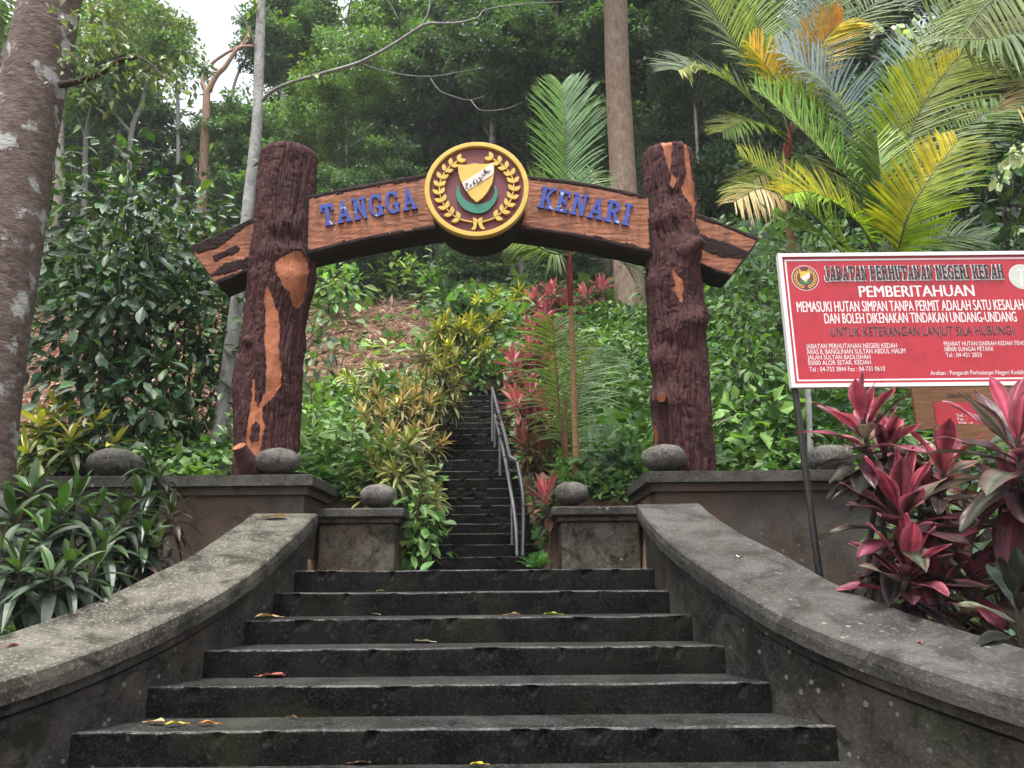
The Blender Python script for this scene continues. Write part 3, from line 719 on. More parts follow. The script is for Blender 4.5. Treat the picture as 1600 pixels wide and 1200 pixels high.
# script on the band: thin brush strokes following the slant
def ribbon(mb, pts, w, front, M, dep=.004):
    P = smooth_path([(a, b, 0) for a, b in pts], 14)[:, :2]; T = nrm(np.gradient(P, axis=0)); N = np.c_[-T[:, 1], T[:, 0]]
    k = (w * (.55 + .45 * np.sin(np.linspace(.15, np.pi - .15, 14))))[:, None] / 2
    extrude(mb, np.concatenate([P + N * k, (P - N * k)[::-1]]), dep, M, front)
m = MB()
for q, s in enumerate(([(545, 505), (560, 492), (572, 500), (556, 518), (552, 536), (568, 545), (584, 536)], [(590, 515), (604, 505), (606, 522), (592, 530)],
          [(620, 492), (628, 478), (638, 482), (634, 498), (622, 502), (640, 502), (648, 490)], [(655, 468), (664, 462), (668, 480), (658, 492), (680, 486), (696, 470)], [(676, 448), (688, 440), (700, 452), (692, 470)],
          [(704, 432), (714, 444), (708, 466), (696, 476)], [(716, 424), (736, 416), (742, 396), (730, 380), (752, 384), (768, 374)], [(742, 394), (764, 392), (790, 378), (792, 362)], [(728, 376), (750, 360)])):
    ribbon(m, [cz(p) for p in s], .0062, .0395 + .0004 * q, cmap)
for q, (a, b) in enumerate(((628, 462), (640, 456), (710, 405), (716, 412), (566, 516), (668, 505), (780, 402))): extrude(m, [cz((a + 4 * math.cos(z), b + 4 * math.sin(z))) for z in np.linspace(0, 5.5, 8)], .004, cmap, .0395)
m.build('script', BLACK_P, sh)
stemL = [(462, 268), (400, 310), (345, 365), (305, 430), (288, 500), (290, 570), (315, 645), (365, 725), (430, 785), (510, 825), (620, 850)]
stemR = [(825, 250), (905, 300), (975, 365), (1015, 430), (1030, 510), (1020, 580), (990, 660), (940, 730), (870, 790), (800, 825), (712, 848)]
lw = MB()
for stem in (stemL, stemR):
    P = dense(stem, 5, False); T = nrm(np.gradient(P, axis=0)); N = np.c_[-T[:, 1], T[:, 0]]
    extrude(lw, np.concatenate([P + N * .006, (P - N * .006)[::-1]]), .03, cmap, .018)
    L = np.cumsum(np.r_[0, np.linalg.norm(np.diff(P, axis=0), axis=1)])
    for q, s in enumerate(np.linspace(.0, .86, 10)):
        a = np.array([np.interp(s * L[-1], L, P[:, 0]), np.interp(s * L[-1], L, P[:, 1])]); tt = np.array([np.interp(s * L[-1], L, T[:, 0]), np.interp(s * L[-1], L, T[:, 1])]); nn_ = np.array([-tt[1], tt[0]])
        for sg in (-1, 1):
            if q == 0 and sg == 1 and False: continue
            d = nrm(-tt * .8 + sg * nn_ * .75) if q else nrm(-tt + sg * nn_ * .55)
            base = a + d * .004; e = np.array([-d[1], d[0]]); ln = .082; wd = .021
            pts = [base + d * ln * f + e * wd * g for f, g in ((0, 0), (.15, .45), (.35, .9), (.55, 1), (.78, .62), (1, 0))] + [base + d * ln * f - e * wd * g for f, g in ((.78, .62), (.55, 1), (.35, .9), (.15, .45))]
            extrude(lw, pts, .03, cmap, .022 + .001 * (q % 3) + (.0005 if sg > 0 else 0))
for p in ([(625, 850), (668, 850), (655, 905), (640, 925), (605, 918), (630, 890)], [(672, 850), (712, 850), (722, 890), (748, 915), (715, 922), (690, 900)], [(622, 812), (650, 815), (668, 835), (690, 815), (718, 810), (708, 850), (668, 858), (632, 850)]): extrude(lw, [cz(p_) for p_ in p], .03, cmap, .0205)
lw.build('laurel_wreath', YELLOW, crest)

# ------------------------------------------------------------------ red notice board on black poles
SY = 4.95
TL, BL, TR_ = at(1211, 397, SY), at(1240, 606, SY), at(1600, 393, SY)
SU = nrm(TR_ - TL); SV = nrm(np.array([-SU[2], 0, SU[0]]) * -1.0); SV = SV if SV[2] < 0 else -SV
mid_l = (TL + BL) / 2; SH = float(np.linalg.norm(BL - TL)) * 1.0
TL = mid_l - SV * SH / 2; SW_ = 1.98
SN = np.array([0, -1.0, 0])
def smap(P):
    P = np.asarray(P, float); return TL + P[:, :1] * SU + P[:, 1:2] * SV + P[:, 2:3] * SN
def suv(px, py):
    p = at(px, py, SY) - TL; return float(p @ SU), float(p @ SV)
sign = thing('notice_board', 'red and white forestry notice board with white lettering on leaning black pole', 'notice board', at(1278, 880, SY) * np.array([1, 1, 0]) + np.array([0, 0, .95]))
def sbox(mb, u0, v0, u1, v1, w0, w1, mi=0): extrude(mb, [(u0, v0), (u1, v0), (u1, v1), (u0, v1)], w1 - w0, smap, w1, mi)
def sframe(mb, o, t, w0, w1, mi=0):
    sbox(mb, o, o, SW_ - o, o + t, w0, w1, mi); sbox(mb, o, SH - o - t, SW_ - o, SH - o, w0, w1, mi)
    sbox(mb, o, o + t, o + t, SH - o - t, w0, w1, mi); sbox(mb, SW_ - o - t, o + t, SW_ - o, SH - o - t, w0, w1, mi)
m = MB(); sbox(m, 0.004, 0.004, SW_ - .004, SH - .004, -.03, 0); m.build('panel', RED_P, sign)
m = MB(); sframe(m, 0, .026, -.034, .012); m.build('frame', PALE_P, sign)
m = MB(); sframe(m, .044, .011, 0, .0015); m.build('border_line', PALE_P, sign)
def text_mesh(mb, txt, u0, u1, v0, v1, bold=0.0, mi=0, w=.0012, left=None):
    """built-in sans letters stretched into the box u0..u1, v0 (cap top)..v1 (baseline)"""
    cu = bpy.data.curves.new('lettering', 'FONT'); cu.body = txt; cu.size = 1.0; cu.offset = bold; cu.resolution_u = 3
    ob = bpy.data.objects.new('lettering', cu); C.objects.link(ob)
    dg = bpy.context.evaluated_depsgraph_get(); me = bpy.data.meshes.new_from_object(ob.evaluated_get(dg))
    V = np.array([v.co[:] for v in me.vertices]); polys = [list(p.vertices) for p in me.polygons]
    bpy.data.objects.remove(ob); bpy.data.curves.remove(cu)
    if not len(V): return
    x0, x1 = V[:, 0].min(), V[:, 0].max(); cap = .73
    if left is None: su = (u1 - u0) / (x1 - x0)
    else: su = left
    P = np.c_[u0 + (V[:, 0] - x0) * su, v1 - V[:, 1] * (v1 - v0) / cap, np.full(len(V), w)]
    W3 = smap(P)
    byn = {}
    for p in polys: byn.setdefault(len(p), []).append(p)
    first = True
    for kx, fs in byn.items():
        if first: mb.add(W3, np.array(fs), None, mi); base = mb.n - len(W3); first = False
        else: mb.f.append((np.array(fs) + base, np.full(len(fs), mi)))
    return su
m = MB()
def line(txt, xa, ya, xb, yb, bold=.012, mi=0, extra='', w=.0012):
    """pixel corners give where the line stands on the board; 'extra' continues it past the frame"""
    u0, v0 = suv(xa, ya); u1, v1 = suv(xb, yb)
    full = txt + extra
    if extra:
        u1 = u0 + (u1 - u0) * (len(full) / len(txt)) * .995
    q = MB(); db = bold * abs(v1 - v0) * .9
    for e in ((-1, 1) if bold > .001 else (0,)): text_mesh(q, full, u0 + e * db, u1 + e * db, v0, v1, 0.0, mi, w + .0003 * (e > 0))
    q.build('lettering', [PALE_P, BLACK_P], sign)
line('PEMBERITAHUAN', 1341, 446, 1523, 462.5, .03)
line('MEMASUKI HUTAN SIMPAN TANPA PERMIT ADALAH SATU KESALA', 1244, 470.5, 1599, 484, .016, 0, 'HAN')
line('DAN BOLEH DIKENAKAN TINDAKAN UNDANG-UNDANG', 1287, 489, 1589, 502.5, .016)
line('UNTUK KETERANGAN LANJUT SILA HUBUNGI:', 1296, 511, 1587, 523, .018, 0, w=.0010)
line('UNTUK KETERANGAN LANJUT SILA HUBUNGI:', 1296, 511, 1587, 523, .008, 1, w=.0018)
line('JABATAN PERHUTANAN NEGERI KEDAH', 1259, 537, 1402, 543.5, .004)
line('ARAS 8, BANGUNAN SULTAN ABDUL HALIM', 1260, 545.5, 1415, 552, .004)
line('JALAN SULTAN BADLISHAH', 1261, 554.5, 1360, 561, .004)
line('05000 ALOR SETAR, KEDAH', 1262, 563, 1361, 569.5, .004)
line('Tel : 04-733 3844 Fax : 04-731 0610', 1264, 573, 1383, 579.5, .004)
line('PEJABAT HUT', 1474, 533.5, 1521, 540, .004, 0, 'AN DAERAH KEDAH TENGAH')
line('08000 SUNGAI', 1475, 542, 1524, 548.5, .004, 0, ' PETANI')
line('Tel : 04-421 2833', 1477, 551, 1534, 557.5, .004)
line('Arahan : Pengarah', 1453, 579, 1515, 585.5, .004, 0, ' Perhutanan Negeri Kedah')
m = MB(); u0, v0 = suv(1287, 417.5); u1, v1 = suv(1568, 436); H = v1 - v0
tw = sum(GL[c][0] for c in 'JABATANPERHUTANANNEGERIKEDAH') + .1 * 24 + .45 * 3
f = (u1 - u0) / (sum(GL[c][0] + .1 if c != ' ' else .45 for c in 'JABATAN PERHUTANAN NEGERI KEDAH') - .1)
tm = lambda P: smap(np.c_[u0 + P[:, 0] * f, v1 - P[:, 1] * H, P[:, 2]])
stroke_letters(m, 'JABATAN PERHUTANAN NEGERI KEDAH', tm, .0006, .1, .07, 1, .001)
stroke_letters(m, 'JABATAN PERHUTANAN NEGERI KEDAH', tm, .0006, .1, .015, 0, .0115)
m.build('title_lettering', [BLACK_P, PALE_P], sign)
def disc(mb, c, r, w, mi, n=40, r0=0.0):
    a = np.linspace(0, 2 * np.pi, n, endpoint=False); o = np.c_[c[0] + r * np.cos(a), c[1] + r * np.sin(a)]
    if not r0: extrude(mb, o, .001, smap, w, mi); return
    i = np.c_[c[0] + r0 * np.cos(a), c[1] + r0 * np.sin(a)]
    mb.add(smap(np.concatenate([np.c_[o, np.full(n, w)], np.c_[i, np.full(n, w)]])), grid_faces(2, n, True), None, mi)
m = MB(); c = suv(1258, 434.5); r = suv(1279, 434)[0] - c[0]
disc(m, c, r, .0013, 0); disc(m, c, r * .955, .0016, 1)
for sg in (-1, 1):
    for a in np.linspace(-70, 62, 9):
        q = math.radians(a)
        for rr_, tl in ((.66, 25), (.8, -25)):
            p = np.array([c[0] + sg * r * rr_ * math.cos(q), c[1] - r * rr_ * math.sin(q)]); d = np.array([-sg * math.sin(q + math.radians(tl) * .6), -math.cos(q + math.radians(tl) * .6)]); e = np.array([-d[1], d[0]])
            extrude(m, [p - d * r * .13, p + e * r * .055, p + d * r * .13, p - e * r * .055], .0004, smap, .002, 2)
a = np.linspace(math.radians(15), math.radians(165), 12)
extrude(m, np.concatenate([np.c_[c[0] + r * .46 * np.cos(a), c[1] + r * .05 + r * .46 * np.sin(a)], np.c_[c[0] + r * .34 * np.cos(a), c[1] + r * .3 * np.sin(a)][::-1]]), .0004, smap, .0021, 3)
extrude(m, [(c[0] + r * a, c[1] + r * b) for a, b in ((-.38, -.5), (0, -.55), (.38, -.5), (.36, -.05), (0, .38), (-.36, -.05))], .0004, smap, .0024, 2)
extrude(m, [(c[0] + r * a, c[1] + r * b) for a, b in ((-.34, -.02), (.36, -.42), (.35, -.08), (-.14, .2))], .0004, smap, .0028, 0)
m.build('crest_emblem', [PALE_P, MAROON, YELLOW, GREEN_P], sign)
m = MB(); c = suv(1597, 432.5); disc(m, c, r * .98, .0013, 0); disc(m, c, r * .93, .0016, 1)
extrude(m, [(c[0] - r * .25, c[1] + r * .75), (c[0] - r * .1, c[1] + r * .75), (c[0] - r * .02, c[1]), (c[0] + r * .05, c[1] - r * .5), (c[0] - r * .05, c[1] - r * .5), (c[0] - r * .12, c[1])], .0004, smap, .0022, 0)
for k in range(7):
    q = math.radians(-170 + k * 28); p0 = np.array([c[0], c[1] - r * .45]); pts = [p0, p0 + r * np.array([.32 * math.cos(q), .24 * math.sin(q)]), p0 + r * np.array([.55 * math.cos(q), .3 * math.sin(q) + .28])]
    P = smooth_path(np.c_[np.array(pts), [0, 0, 0]], 8)[:, :2]; wv = (np.linspace(1, .2, 8) * r * .05)[:, None] * np.array([[0, 1]])
    extrude(m, np.concatenate([P + wv, (P - wv)[::-1]]), .0003, smap, .0024 + .0001 * k, 0)
m.build('palm_emblem', [PALE_P, paint('emblem_green_grey', (.42, .46, .40), .2)], sign)
def pole(pxs, name):
    m = MB(); tube(m, [at(px, py, SY + .06) for px, py in pxs], [.022, .022], 14, 12, .03, 8); m.build(name, POLE, sign)
pole([(1241, 600), (1278, 880), (1290, 960)], 'pole')
pole([(1640, 600), (1690, 990)], 'pole')

# smaller wooden notice board standing behind
NY = 6.1
nb_ = thing('wooden_notice_board', 'small wooden framed board with red notice sheet, partly hidden behind red leaves', 'notice board', at(1500, 700, NY))
def nmap(P): P = np.asarray(P, float); o = at(1422, 596, NY); return o + np.c_[P[:, 0], -P[:, 2], -P[:, 1]]
sc_ = NY / 1200 * 1.0
def nbox(mb, x0, y0, x1, y1, w0, w1): extrude(mb, [((x - 1422) * sc_, (y - 596) * sc_) for x, y in ((x0, y0), (x1, y0), (x1, y1), (x0, y1))], w1 - w0, nmap, w1)
m = MB(); nbox(m, 1424, 560, 1640, 672, -.03, 0); m.build('back_board', WOOD, nb_)
m = MB(); nbox(m, 1420, 560, 1450, 676, 0.001, .03); nbox(m, 1450.3, 668, 1650, 696, .001, .034); m.build('frame', WOOD, nb_)
m = MB(); nbox(m, 1454, 631, 1640, 667, .001, .004); m.build('red_sheet', RED_P, nb_)
def ntext(txt, x0, y0, x1, y1, mi):
    global smap
    m = MB()
    keep = smap; smap = nmap; text_mesh(m, txt, (x0 - 1422) * sc_, (x1 - 1422) * sc_, (y0 - 596) * sc_, (y1 - 596) * sc_, .008, mi, .0055); smap = keep; m.build('lettering', [BLACK_P, PALE_P], nb_)
ntext('Sebarang', 1478, 616, 1516, 622, 0); ntext('Tel. :', 1487, 650, 1503, 655, 1); ntext('Tel. :', 1487, 656.5, 1503, 661, 1); ntext('Web : w', 1488, 662.5, 1512, 666.5, 1)
m = MB(); box(m, *(lambda a: (a[0] - .05, a[0] + .05, NY + .04, NY + .12, 1.0, a[2]))(at(1470, 600, NY))); m.build('post', WOOD, nb_); m = MB(); box(m, *(lambda a: (a[0] - .05, a[0] + .05, NY + .04, NY + .12, 1.0, a[2]))(at(1625, 600, NY))); m.build('post', WOOD, nb_)

# ------------------------------------------------------------------ handrail
hr = thing('pipe_handrail', 'galvanised two pipe handrail climbing the right edge of the narrow mossy steps', 'handrail', at(817, 866, 7.75))
m = MB()
tube(m, [at(817, 868, 7.75), at(818, 800, 7.75), at(816, 765, 7.75), at(808, 722, 7.78)], .020, 10, 24)
m.build('rail', STEEL, hr)
m = MB(); tube(m, [at(808, 721, 7.8), at(797, 714, 7.95)], .020, 10, 6); tube(m, [at(797, 715, 7.95), at(789, 680, 8.8), at(778, 640, 9.9), at(769, 606, 11.0)], .020, 10, 24); m.build('rail', STEEL, hr)
m = MB(); tube(m, [at(808, 868, 7.8), at(806, 820, 7.85), at(799, 772, 8.05), at(787, 706, 8.9), at(773, 648, 10.2)], .02, 10, 30); m.build('rail', STEEL, hr)
m = MB()
for a, b in (((788, 676, 8.85), (781, 680, 9.3)), ((785, 665, 9.3), (777, 662, 9.8)), ((780, 648, 9.6), (774, 655, 10.1))): m = MB(); tube(m, [at(*a), at(*b)], .013, 8, 4); m.build('strut', STEEL, hr)
for px, py, Y, h in ((800, 775, 8.05, .5), (781, 680, 9.3, .5), (773, 648, 10.2, .45), (769, 606, 11.0, .8)): p = at(px, py, Y); m = MB(); tube(m, [p, p - np.array([0, 0, h])], .017, 8, 4); m.build('rail_post', STEEL, hr)

# ------------------------------------------------------------------ fallen leaves on steps and caps
def fallen(px, py, kind, size, label, lift=.0):
    """drop a curled dry leaf where the line of sight meets the tread or cap below"""
    best = None
    if kind == 'step':
        for n in range(0, 9):
            z = ZL - RISE * n + .006
            v = at(px, py, 1.0) - np.array([0, 0, EYE]); 
            if abs(v[2]) < 1e-4: continue
            Y = (z - EYE) / v[2]; d = D0 - n * TREAD
            if 0 < Y and d - .03 <= Y <= d + TREAD + .05: best = at(px, py, Y); break
        if best is None:
            n = int(np.argmin([abs(proj(np.array([-.3, D0 - k * TREAD, ZL - RISE * k]))[1] - py) for k in range(9)])); Y = D0 - n * TREAD + .05; q = at(px, py, Y); best = np.array([q[0], Y, ZL - RISE * n + .008])
    else: best = np.array(kind, float)
    m = MB(); a = rng.uniform(0, 6.28) if kind != 'step' else rng.choice([0, math.pi]) + rng.uniform(-.4, .4)
    colr = {'tan': (.42, .30, .15), 'pale': (.55, .50, .36), 'red': (.30, .10, .08), 'yellow': (.52, .42, .05), 'green': (.25, .36, .05), 'brown': (.16, .08, .04), 'orange': (.40, .17, .05)}[lift]
    blades(m, np.array([[0, 0, .006]]), np.array([[math.cos(a), math.sin(a), .12]]), np.array([[0, 0, 1.0]]), size, size * .42, .10, colr, tuple(c * .8 for c in colr), 'broad', 9, 5, .45, wave=.1)
    tube(m, [np.array([0, 0, .006]), np.array([-math.cos(a), -math.sin(a), .05]) * size * .2 + np.array([0, 0, .004])], .0022, 5, 3, col=colr)
    o = m.build('fallen_leaf', DRY); o.location = tuple(best); tag(o, label, 'leaf', 'fallen leaves on the staircase and walls')
for a in ((437, 959, 'step', .16, 'curled tan dead leaf at the left end of the third step', 'tan'), (592, 961, 'step', .07, 'tiny pale fallen leaf left of centre on the third step', 'pale'), (790, 957, 'step', .11, 'tan fallen leaf near the middle of the third step', 'tan'),
          (876, 957, 'step', .12, 'yellow green fallen leaf on the third step, right of its tan one', 'green'), (676, 1004, 'step', .13, 'cream curled leaf lying mid-way along the fourth step', 'pale'), (405, 1058, 'step', .16, 'dull pink dead leaf on the fifth step', 'red'),
          (290, 1132, 'step', .10, 'yellow leaf scrap near the left end of the sixth step', 'yellow'), (340, 1132, 'step', .10, 'orange brown leaf scrap on the sixth step', 'orange'), (228, 1130, 'step', .12, 'tan crumpled leaf at far left of the sixth step', 'tan'), (450, 1122, 'step', .06, 'small dark brown leaf at the back of the sixth step', 'brown'),
          (548, 1194, 'step', .10, 'brown curled leaf low on the seventh step', 'brown'), (760, 1196, 'step', .08, 'yellow leaf at the bottom edge of the picture on the seventh step', 'yellow'), (590, 924, 'step', .05, 'tiny tan leaf on the second step', 'tan')): fallen(*a[:3], a[3], a[4], a[5])
def on_cap(th, off, side, tab): x, y = arc_pt(th, off, side); return (x, y, float(np.interp(th, [a for a, _ in tab], [b for _, b in tab])) + .008 + off * .24 * min(1, th / .28 if th > 0 else 0))
fallen(0, 0, on_cap(.27, .2, 1, TABR), .11, 'pale tan leaf lying on the smooth dark wall cap', 'pale')
fallen(0, 0, on_cap(.56, .16, 1, TABR), .07, 'small reddish leaf low on the smooth dark wall cap', 'red')
fallen(0, 0, on_cap(.0, .33, -1, TABL), .22, 'large dry tan leaf at the top of the pale speckled wall cap', 'tan')
fallen(0, 0, on_cap(.52, .3, -1, TABL), .08, 'small reddish leaf on the pale speckled wall cap', 'red')

# ------------------------------------------------------------------ vegetation: building blocks
def tint(n, c, v=.25, hue=.08):
    """n colours round c: brightness and hue of single leaves differ"""
    c = np.asarray(c, float); k = np.exp(rng.normal(0, v, (n, 1))); h = 1 + rng.normal(0, hue, (n, 3)); return np.clip(c * k * h, .003, .9)

def crown_mesh(name, R, H, nclump, per, ls, cols, flat=.45, mat=None, droop=.2, crad=(.5, 1.1), shell=.5):
    """foliage built of many leaf clumps spread through an uneven volume, centred on the origin"""
    m = MB()
    d = rand_dirs(nclump); rad = rng.uniform(shell, 1.0, nclump) ** .8 * (1 + .28 * fbm(d[:, 0] * 2, d[:, 1] * 2, d[:, 2] * 2 + rng.uniform(0, 50), 2))
    cc_ = d * rad[:, None] * np.array([R, R, H]); cr = rng.uniform(*crad, nclump)
    ci = np.repeat(np.arange(nclump), per); n = len(ci)
    o = rand_dirs(n) * (rng.uniform(0, 1, (n, 1)) ** .5); P = cc_[ci] + o * cr[ci][:, None] * np.array([1, 1, flat])
    D = nrm(o * np.array([1, 1, .2]) + rng.normal(0, .45, (n, 3)) + np.array([0, 0, -droop])); N = nrm(np.array([0, 0, 1.0]) + rng.normal(0, .5, (n, 3)))
    cl = np.asarray(cols, float); base = cl[rng.integers(0, len(cl), nclump)] * np.exp(rng.normal(0, .22, (nclump, 1)))
    L = ls * rng.uniform(.6, 1.35, n)
    leaves(m, P, D, N, L, L * .5, tint(n, (1, 1, 1), .2) * base[ci])
    return m.mesh(name, mat or LEAF)

def trunk_mb(path, r0, r1, seg=12, n=26, rough=.12, fr=3.0, branches=()):
    m = MB(); tube(m, path, np.linspace(r0, r1, 6) * np.array([1.25, 1.02, 1, 1, 1, 1]), seg, n, rough, fr)
    for b, br in branches: tube(m, b, [br, br * .3], 6, 12, .1, 5)
    return m

# forest crowns (shared meshes; every tree is its own object)
G1, G2, G3, G4 = (.085, .15, .072), (.12, .21, .08), (.068, .122, .07), (.16, .27, .075)
CR_DARK = [crown_mesh('dark_crown', 4.2, 3.6, 150, 95, .36, [G1, G3, (.05, .08, .045)]), crown_mesh('dark_crown', 3.6, 4.6, 150, 95, .34, [G1, G3, G2])]
CR_MID = [crown_mesh('mid_crown', 4.0, 4.2, 140, 95, .33, [G2, G1, (.06, .11, .05)]), crown_mesh('mid_crown', 3.2, 5.5, 150, 90, .33, [G2, G1])]
CR_FRESH = [crown_mesh('fresh_crown', 3.8, 4.0, 120, 110, .26, [G4, (.12, .20, .05), G2], .35), crown_mesh('fresh_crown', 3.0, 4.6, 120, 100, .26, [G4, G2, (.09, .16, .06)], .35)]
CR_VINE = [crown_mesh('vine_crown', 3.4, 5.0, 190, 95, .24, [(.085, .12, .065), (.06, .095, .05), (.11, .14, .085)], .8, droop=.6)]
CR_THIN = [crown_mesh('thin_crown', 3.4, 2.8, 60, 60, .30, [G4, (.13, .17, .06), G2], .3)]
KINDS = {'dark': CR_DARK, 'mid': CR_MID, 'fresh': CR_FRESH, 'vine': CR_VINE, 'thin': CR_THIN}
tree_n = [0]
def forest_tree(px, py, Y, kind, scale, label, bark=None, r=.16, lean=0.0, crowns=None, group='trees of the hillside forest', name='forest_tree'):
    """a tree whose crown centre is seen at (px, py) at distance Y; trunk runs down to the slope"""
    c = at(px, py, Y); x0 = c[0] - lean; g = gz(x0, Y)
    root = thing(name, label, 'tree', (x0, Y, g), group)
    top = c + np.array([0, 0, .5 * scale])
    mids = [np.array([x0, Y, g - .3]), np.array([x0 + lean * .2 + rng.normal(0, .25), Y, g + (top[2] - g) * .35]), np.array([x0 + lean * .6 + rng.normal(0, .3), Y + rng.normal(0, .2), g + (top[2] - g) * .7]), top]
    P = smooth_path(mids, 20)
    br = []
    for q in range(6):
        a = P[int(rng.integers(11, 19))]; d = rand_dirs(1)[0] * np.array([1, 1, .25]) + np.array([0, 0, .5]); br.append(([a, a + d * scale * 1.3 + np.array([0, 0, .1]), a + d * scale * 2.6 + rng.normal(0, .3, 3)], r * .4))
    trunk_mb(mids, r, r * .45, 10, 24, .12, 3, br).build('trunk', bark or BARK_GREY, root, True)
    tree_n[0] += 1
    me = KINDS[kind][tree_n[0] % len(KINDS[kind])]
    for dx, dy, dz, s in (crowns or ((0, 0, 0, 1.0),)):
        o = bpy.data.objects.new('crown', me); C.objects.link(o); o.parent = root
        o.location = (c[0] + dx - x0, c[1] + dy - Y, c[2] + dz - g); o.scale = (scale * s, scale * s, scale * s * rng.uniform(.85, 1.1)); o.rotation_euler = (0, 0, rng.uniform(0, 6.28))
    return root

# ------------------------------------------------------------------ forest: every tree placed by where its crown and trunk stand
FOREST = [
 # px, py, Y, kind, scale, label
 (205, 70, 34, 'fresh', .72, 'feathery light green tree standing left of the bright gap of sky'),
 (205, 225, 40, 'dark', .9, 'dark hazy tree under the feathery light green one, left of the sky gap'),
 (160, 40, 30, 'thin', 1.0, 'sparse yellowish tree seen just beside the top of the leaning flaky trunk'),
 (120, 190, 42, 'thin', 1.2, 'sparse tangled grey brown tree right behind the leaning flaky trunk'),
 (330, 330, 44, 'mid', .8, 'low rounded tree behind the orange dead snag'),
 (462, 95, 38, 'vine', .72, 'greyish vine hung tree behind the fork of the thin pale trunk'),
 (450, 260, 46, 'dark', 1.1, 'dark tree directly behind the top of the post with the long orange streak'),
 (545, 70, 33, 'fresh', 1.15, 'tall bright green tree above the word TANGGA'),
 (610, 200, 30, 'fresh', .8, 'bright green understorey tree between the lettered beam and the thin bare branch'),
 (520, 230, 48, 'dark', 1.2, 'deep shaded tree just above the left half of the lettered beam'),
 (690, 110, 40, 'mid', 1.2, 'broad green tree high above the round crest'),
 (660, 330, 44, 'mid', 1.0, 'green tree seen under the beam beside the crest'),
 (790, 50, 34, 'dark', 1.15, 'tall dark leaved tree at the top edge, between crest and big tan trunk'),
 (760, 210, 38, 'dark', 1.1, 'dark leafed tree immediately above the round crest'),
 (880, 110, 42, 'dark', 1.2, 'dark tall tree just left of the big tan trunk'),
 (560, 390, 42, 'dark', 1.0, 'dark tree in the shade below the word TANGGA'),
 (860, 330, 44, 'mid', 1.0, 'mid green tree behind the fronds of the slender palm'),
 (1060, 90, 30, 'vine', 1.15, 'grey green vine draped tree right of the big tan trunk'),
 (1110, 240, 25, 'vine', .95, 'vine smothered tree behind the post with the sawn stub'),
 (1160, 330, 20, 'dark', .55, 'dark bushy tree behind the cut beam end on the palm side'),
 (1000, 220, 40, 'mid', 1.1, 'mid green tree behind the big tan trunk'),
 (1250, 60, 32, 'dark', 1.1, 'dark tree behind the tallest yellow and blue palm fronds'),
 (1400, 60, 24, 'dark', .95, 'dark leaved tree with pale bracts behind the palm crown at top'),
 (1530, 200, 18, 'dark', .85, 'deep shaded tree above the red notice board near the frame edge'),
 (1580, 330, 15, 'dark', .6, 'shadowy low tree just above the far end of the red notice board'),
 (1430, 250, 22, 'dark', .9, 'dark tree standing behind the bright yellow palm frond'),
 (20, 60, 22, 'thin', .9, 'yellow green sparse tree in the top corner behind the leaning trunk'),
 (60, 250, 34, 'mid', 1.0, 'green tree in the gap beyond the leaning flaky trunk'),
 (-60, 150, 36, 'mid', 1.2, 'green tree at the frame edge beyond the leaning flaky trunk'),
 (1640, 40, 26, 'mid', 1.1, 'leafy tree at the far top corner above the notice board'),
 (392, 250, 29, 'mid', .62, 'small green tree peeping left of the streaked post top'),
 (520, 190, 28, 'fresh', .60, 'fresh green understorey tree just right of the streaked post top'),
 (600, 320, 27, 'mid', .55, 'low green tree behind the letters NGG of the beam'),
 (690, 215, 29, 'mid', .62, 'mid green tree touching the upper left rim of the crest'),
 (835, 180, 27, 'mid', .66, 'mid green tree behind the upright frond of the slender palm'),
 (930, 250, 25, 'mid', .55, 'small green tree between the slender palm and the big tan trunk'),
 (1035, 300, 21, 'vine', .42, 'low vine covered tree directly behind the patched post with the stub'),
 (545, 420, 25, 'vine', .42, 'grey green bushy tree under the left half of the beam'),
 (650, 130, 31, 'fresh', .66, 'pale green tree crossing behind the long bare branch'),
 (350, 215, 31, 'dark', .42, 'dark small tree at the lower rim of the bright sky gap'),
 (740, 420, 25, 'mid', .40, 'small shaded tree under the crest drum'),
 (1010, 40, 26, 'mid', .72, 'leafy tree at the top edge beside the big tan trunk'),
 (1185, 190, 21, 'vine', .62, 'creeper hung tree left of the taller palm crown'),
 (870, 20, 29, 'mid', .8, 'green crowned tree at the top edge left of the big tan trunk'),
 (455, 30, 30, 'mid', .66, 'leafy tree at the top edge right of the thin pale trunk'),
 (150, 120, 26, 'mid', .5, 'small leafy tree beyond the short branch of the leaning trunk'),
 (880, 420, 24, 'mid', .38, 'small tree behind the red crownshaft of the slender palm'),
]
BARKS = {0: BARK_GREY, 1: BARK_PALE}
for q, (px, py, Y, kind, sc, lab) in enumerate(FOREST):
    forest_tree(px, py, Y, kind, sc, lab, BARK_PALE if q % 4 == 1 else BARK_GREY, r=.13 + .05 * (q % 3), lean=rng.normal(0, .5))

# slender pale trunks seen singly in the wood
def pole_tree(pts, Y, w, label, bark, kind='mid', crown=None, extra=()):
    P = [at(px, py, Y) for px, py in pts]; b = P[0].copy(); b[2] = gz(b[0], Y) - .2
    root = thing('slender_forest_tree', label, 'tree', (b[0], Y, b[2] + .2), 'slender pale trunks in the forest')
    path = [b] + [p for p in P if p[2] > b[2] + .5]
    m = MB(); tube(m, path, [w * 1.2, w, w * .85, w * .7], 9, 30, .12, 3)
    for e, r in extra: tube(m, [at(px, py, Y) for px, py in e], [r, r * .4], 7, 14, .15, 4)
    m.build('trunk', bark, root, True)
    if crown:
        c = at(crown[0], crown[1], Y); me = KINDS[kind][0]
        o = bpy.data.objects.new('crown', me); C.objects.link(o); o.parent = root; o.location = tuple(c - np.array([b[0], Y, b[2] + .2])); o.scale = (crown[2],) * 3; o.rotation_euler = (0, 0, rng.uniform(0, 6))
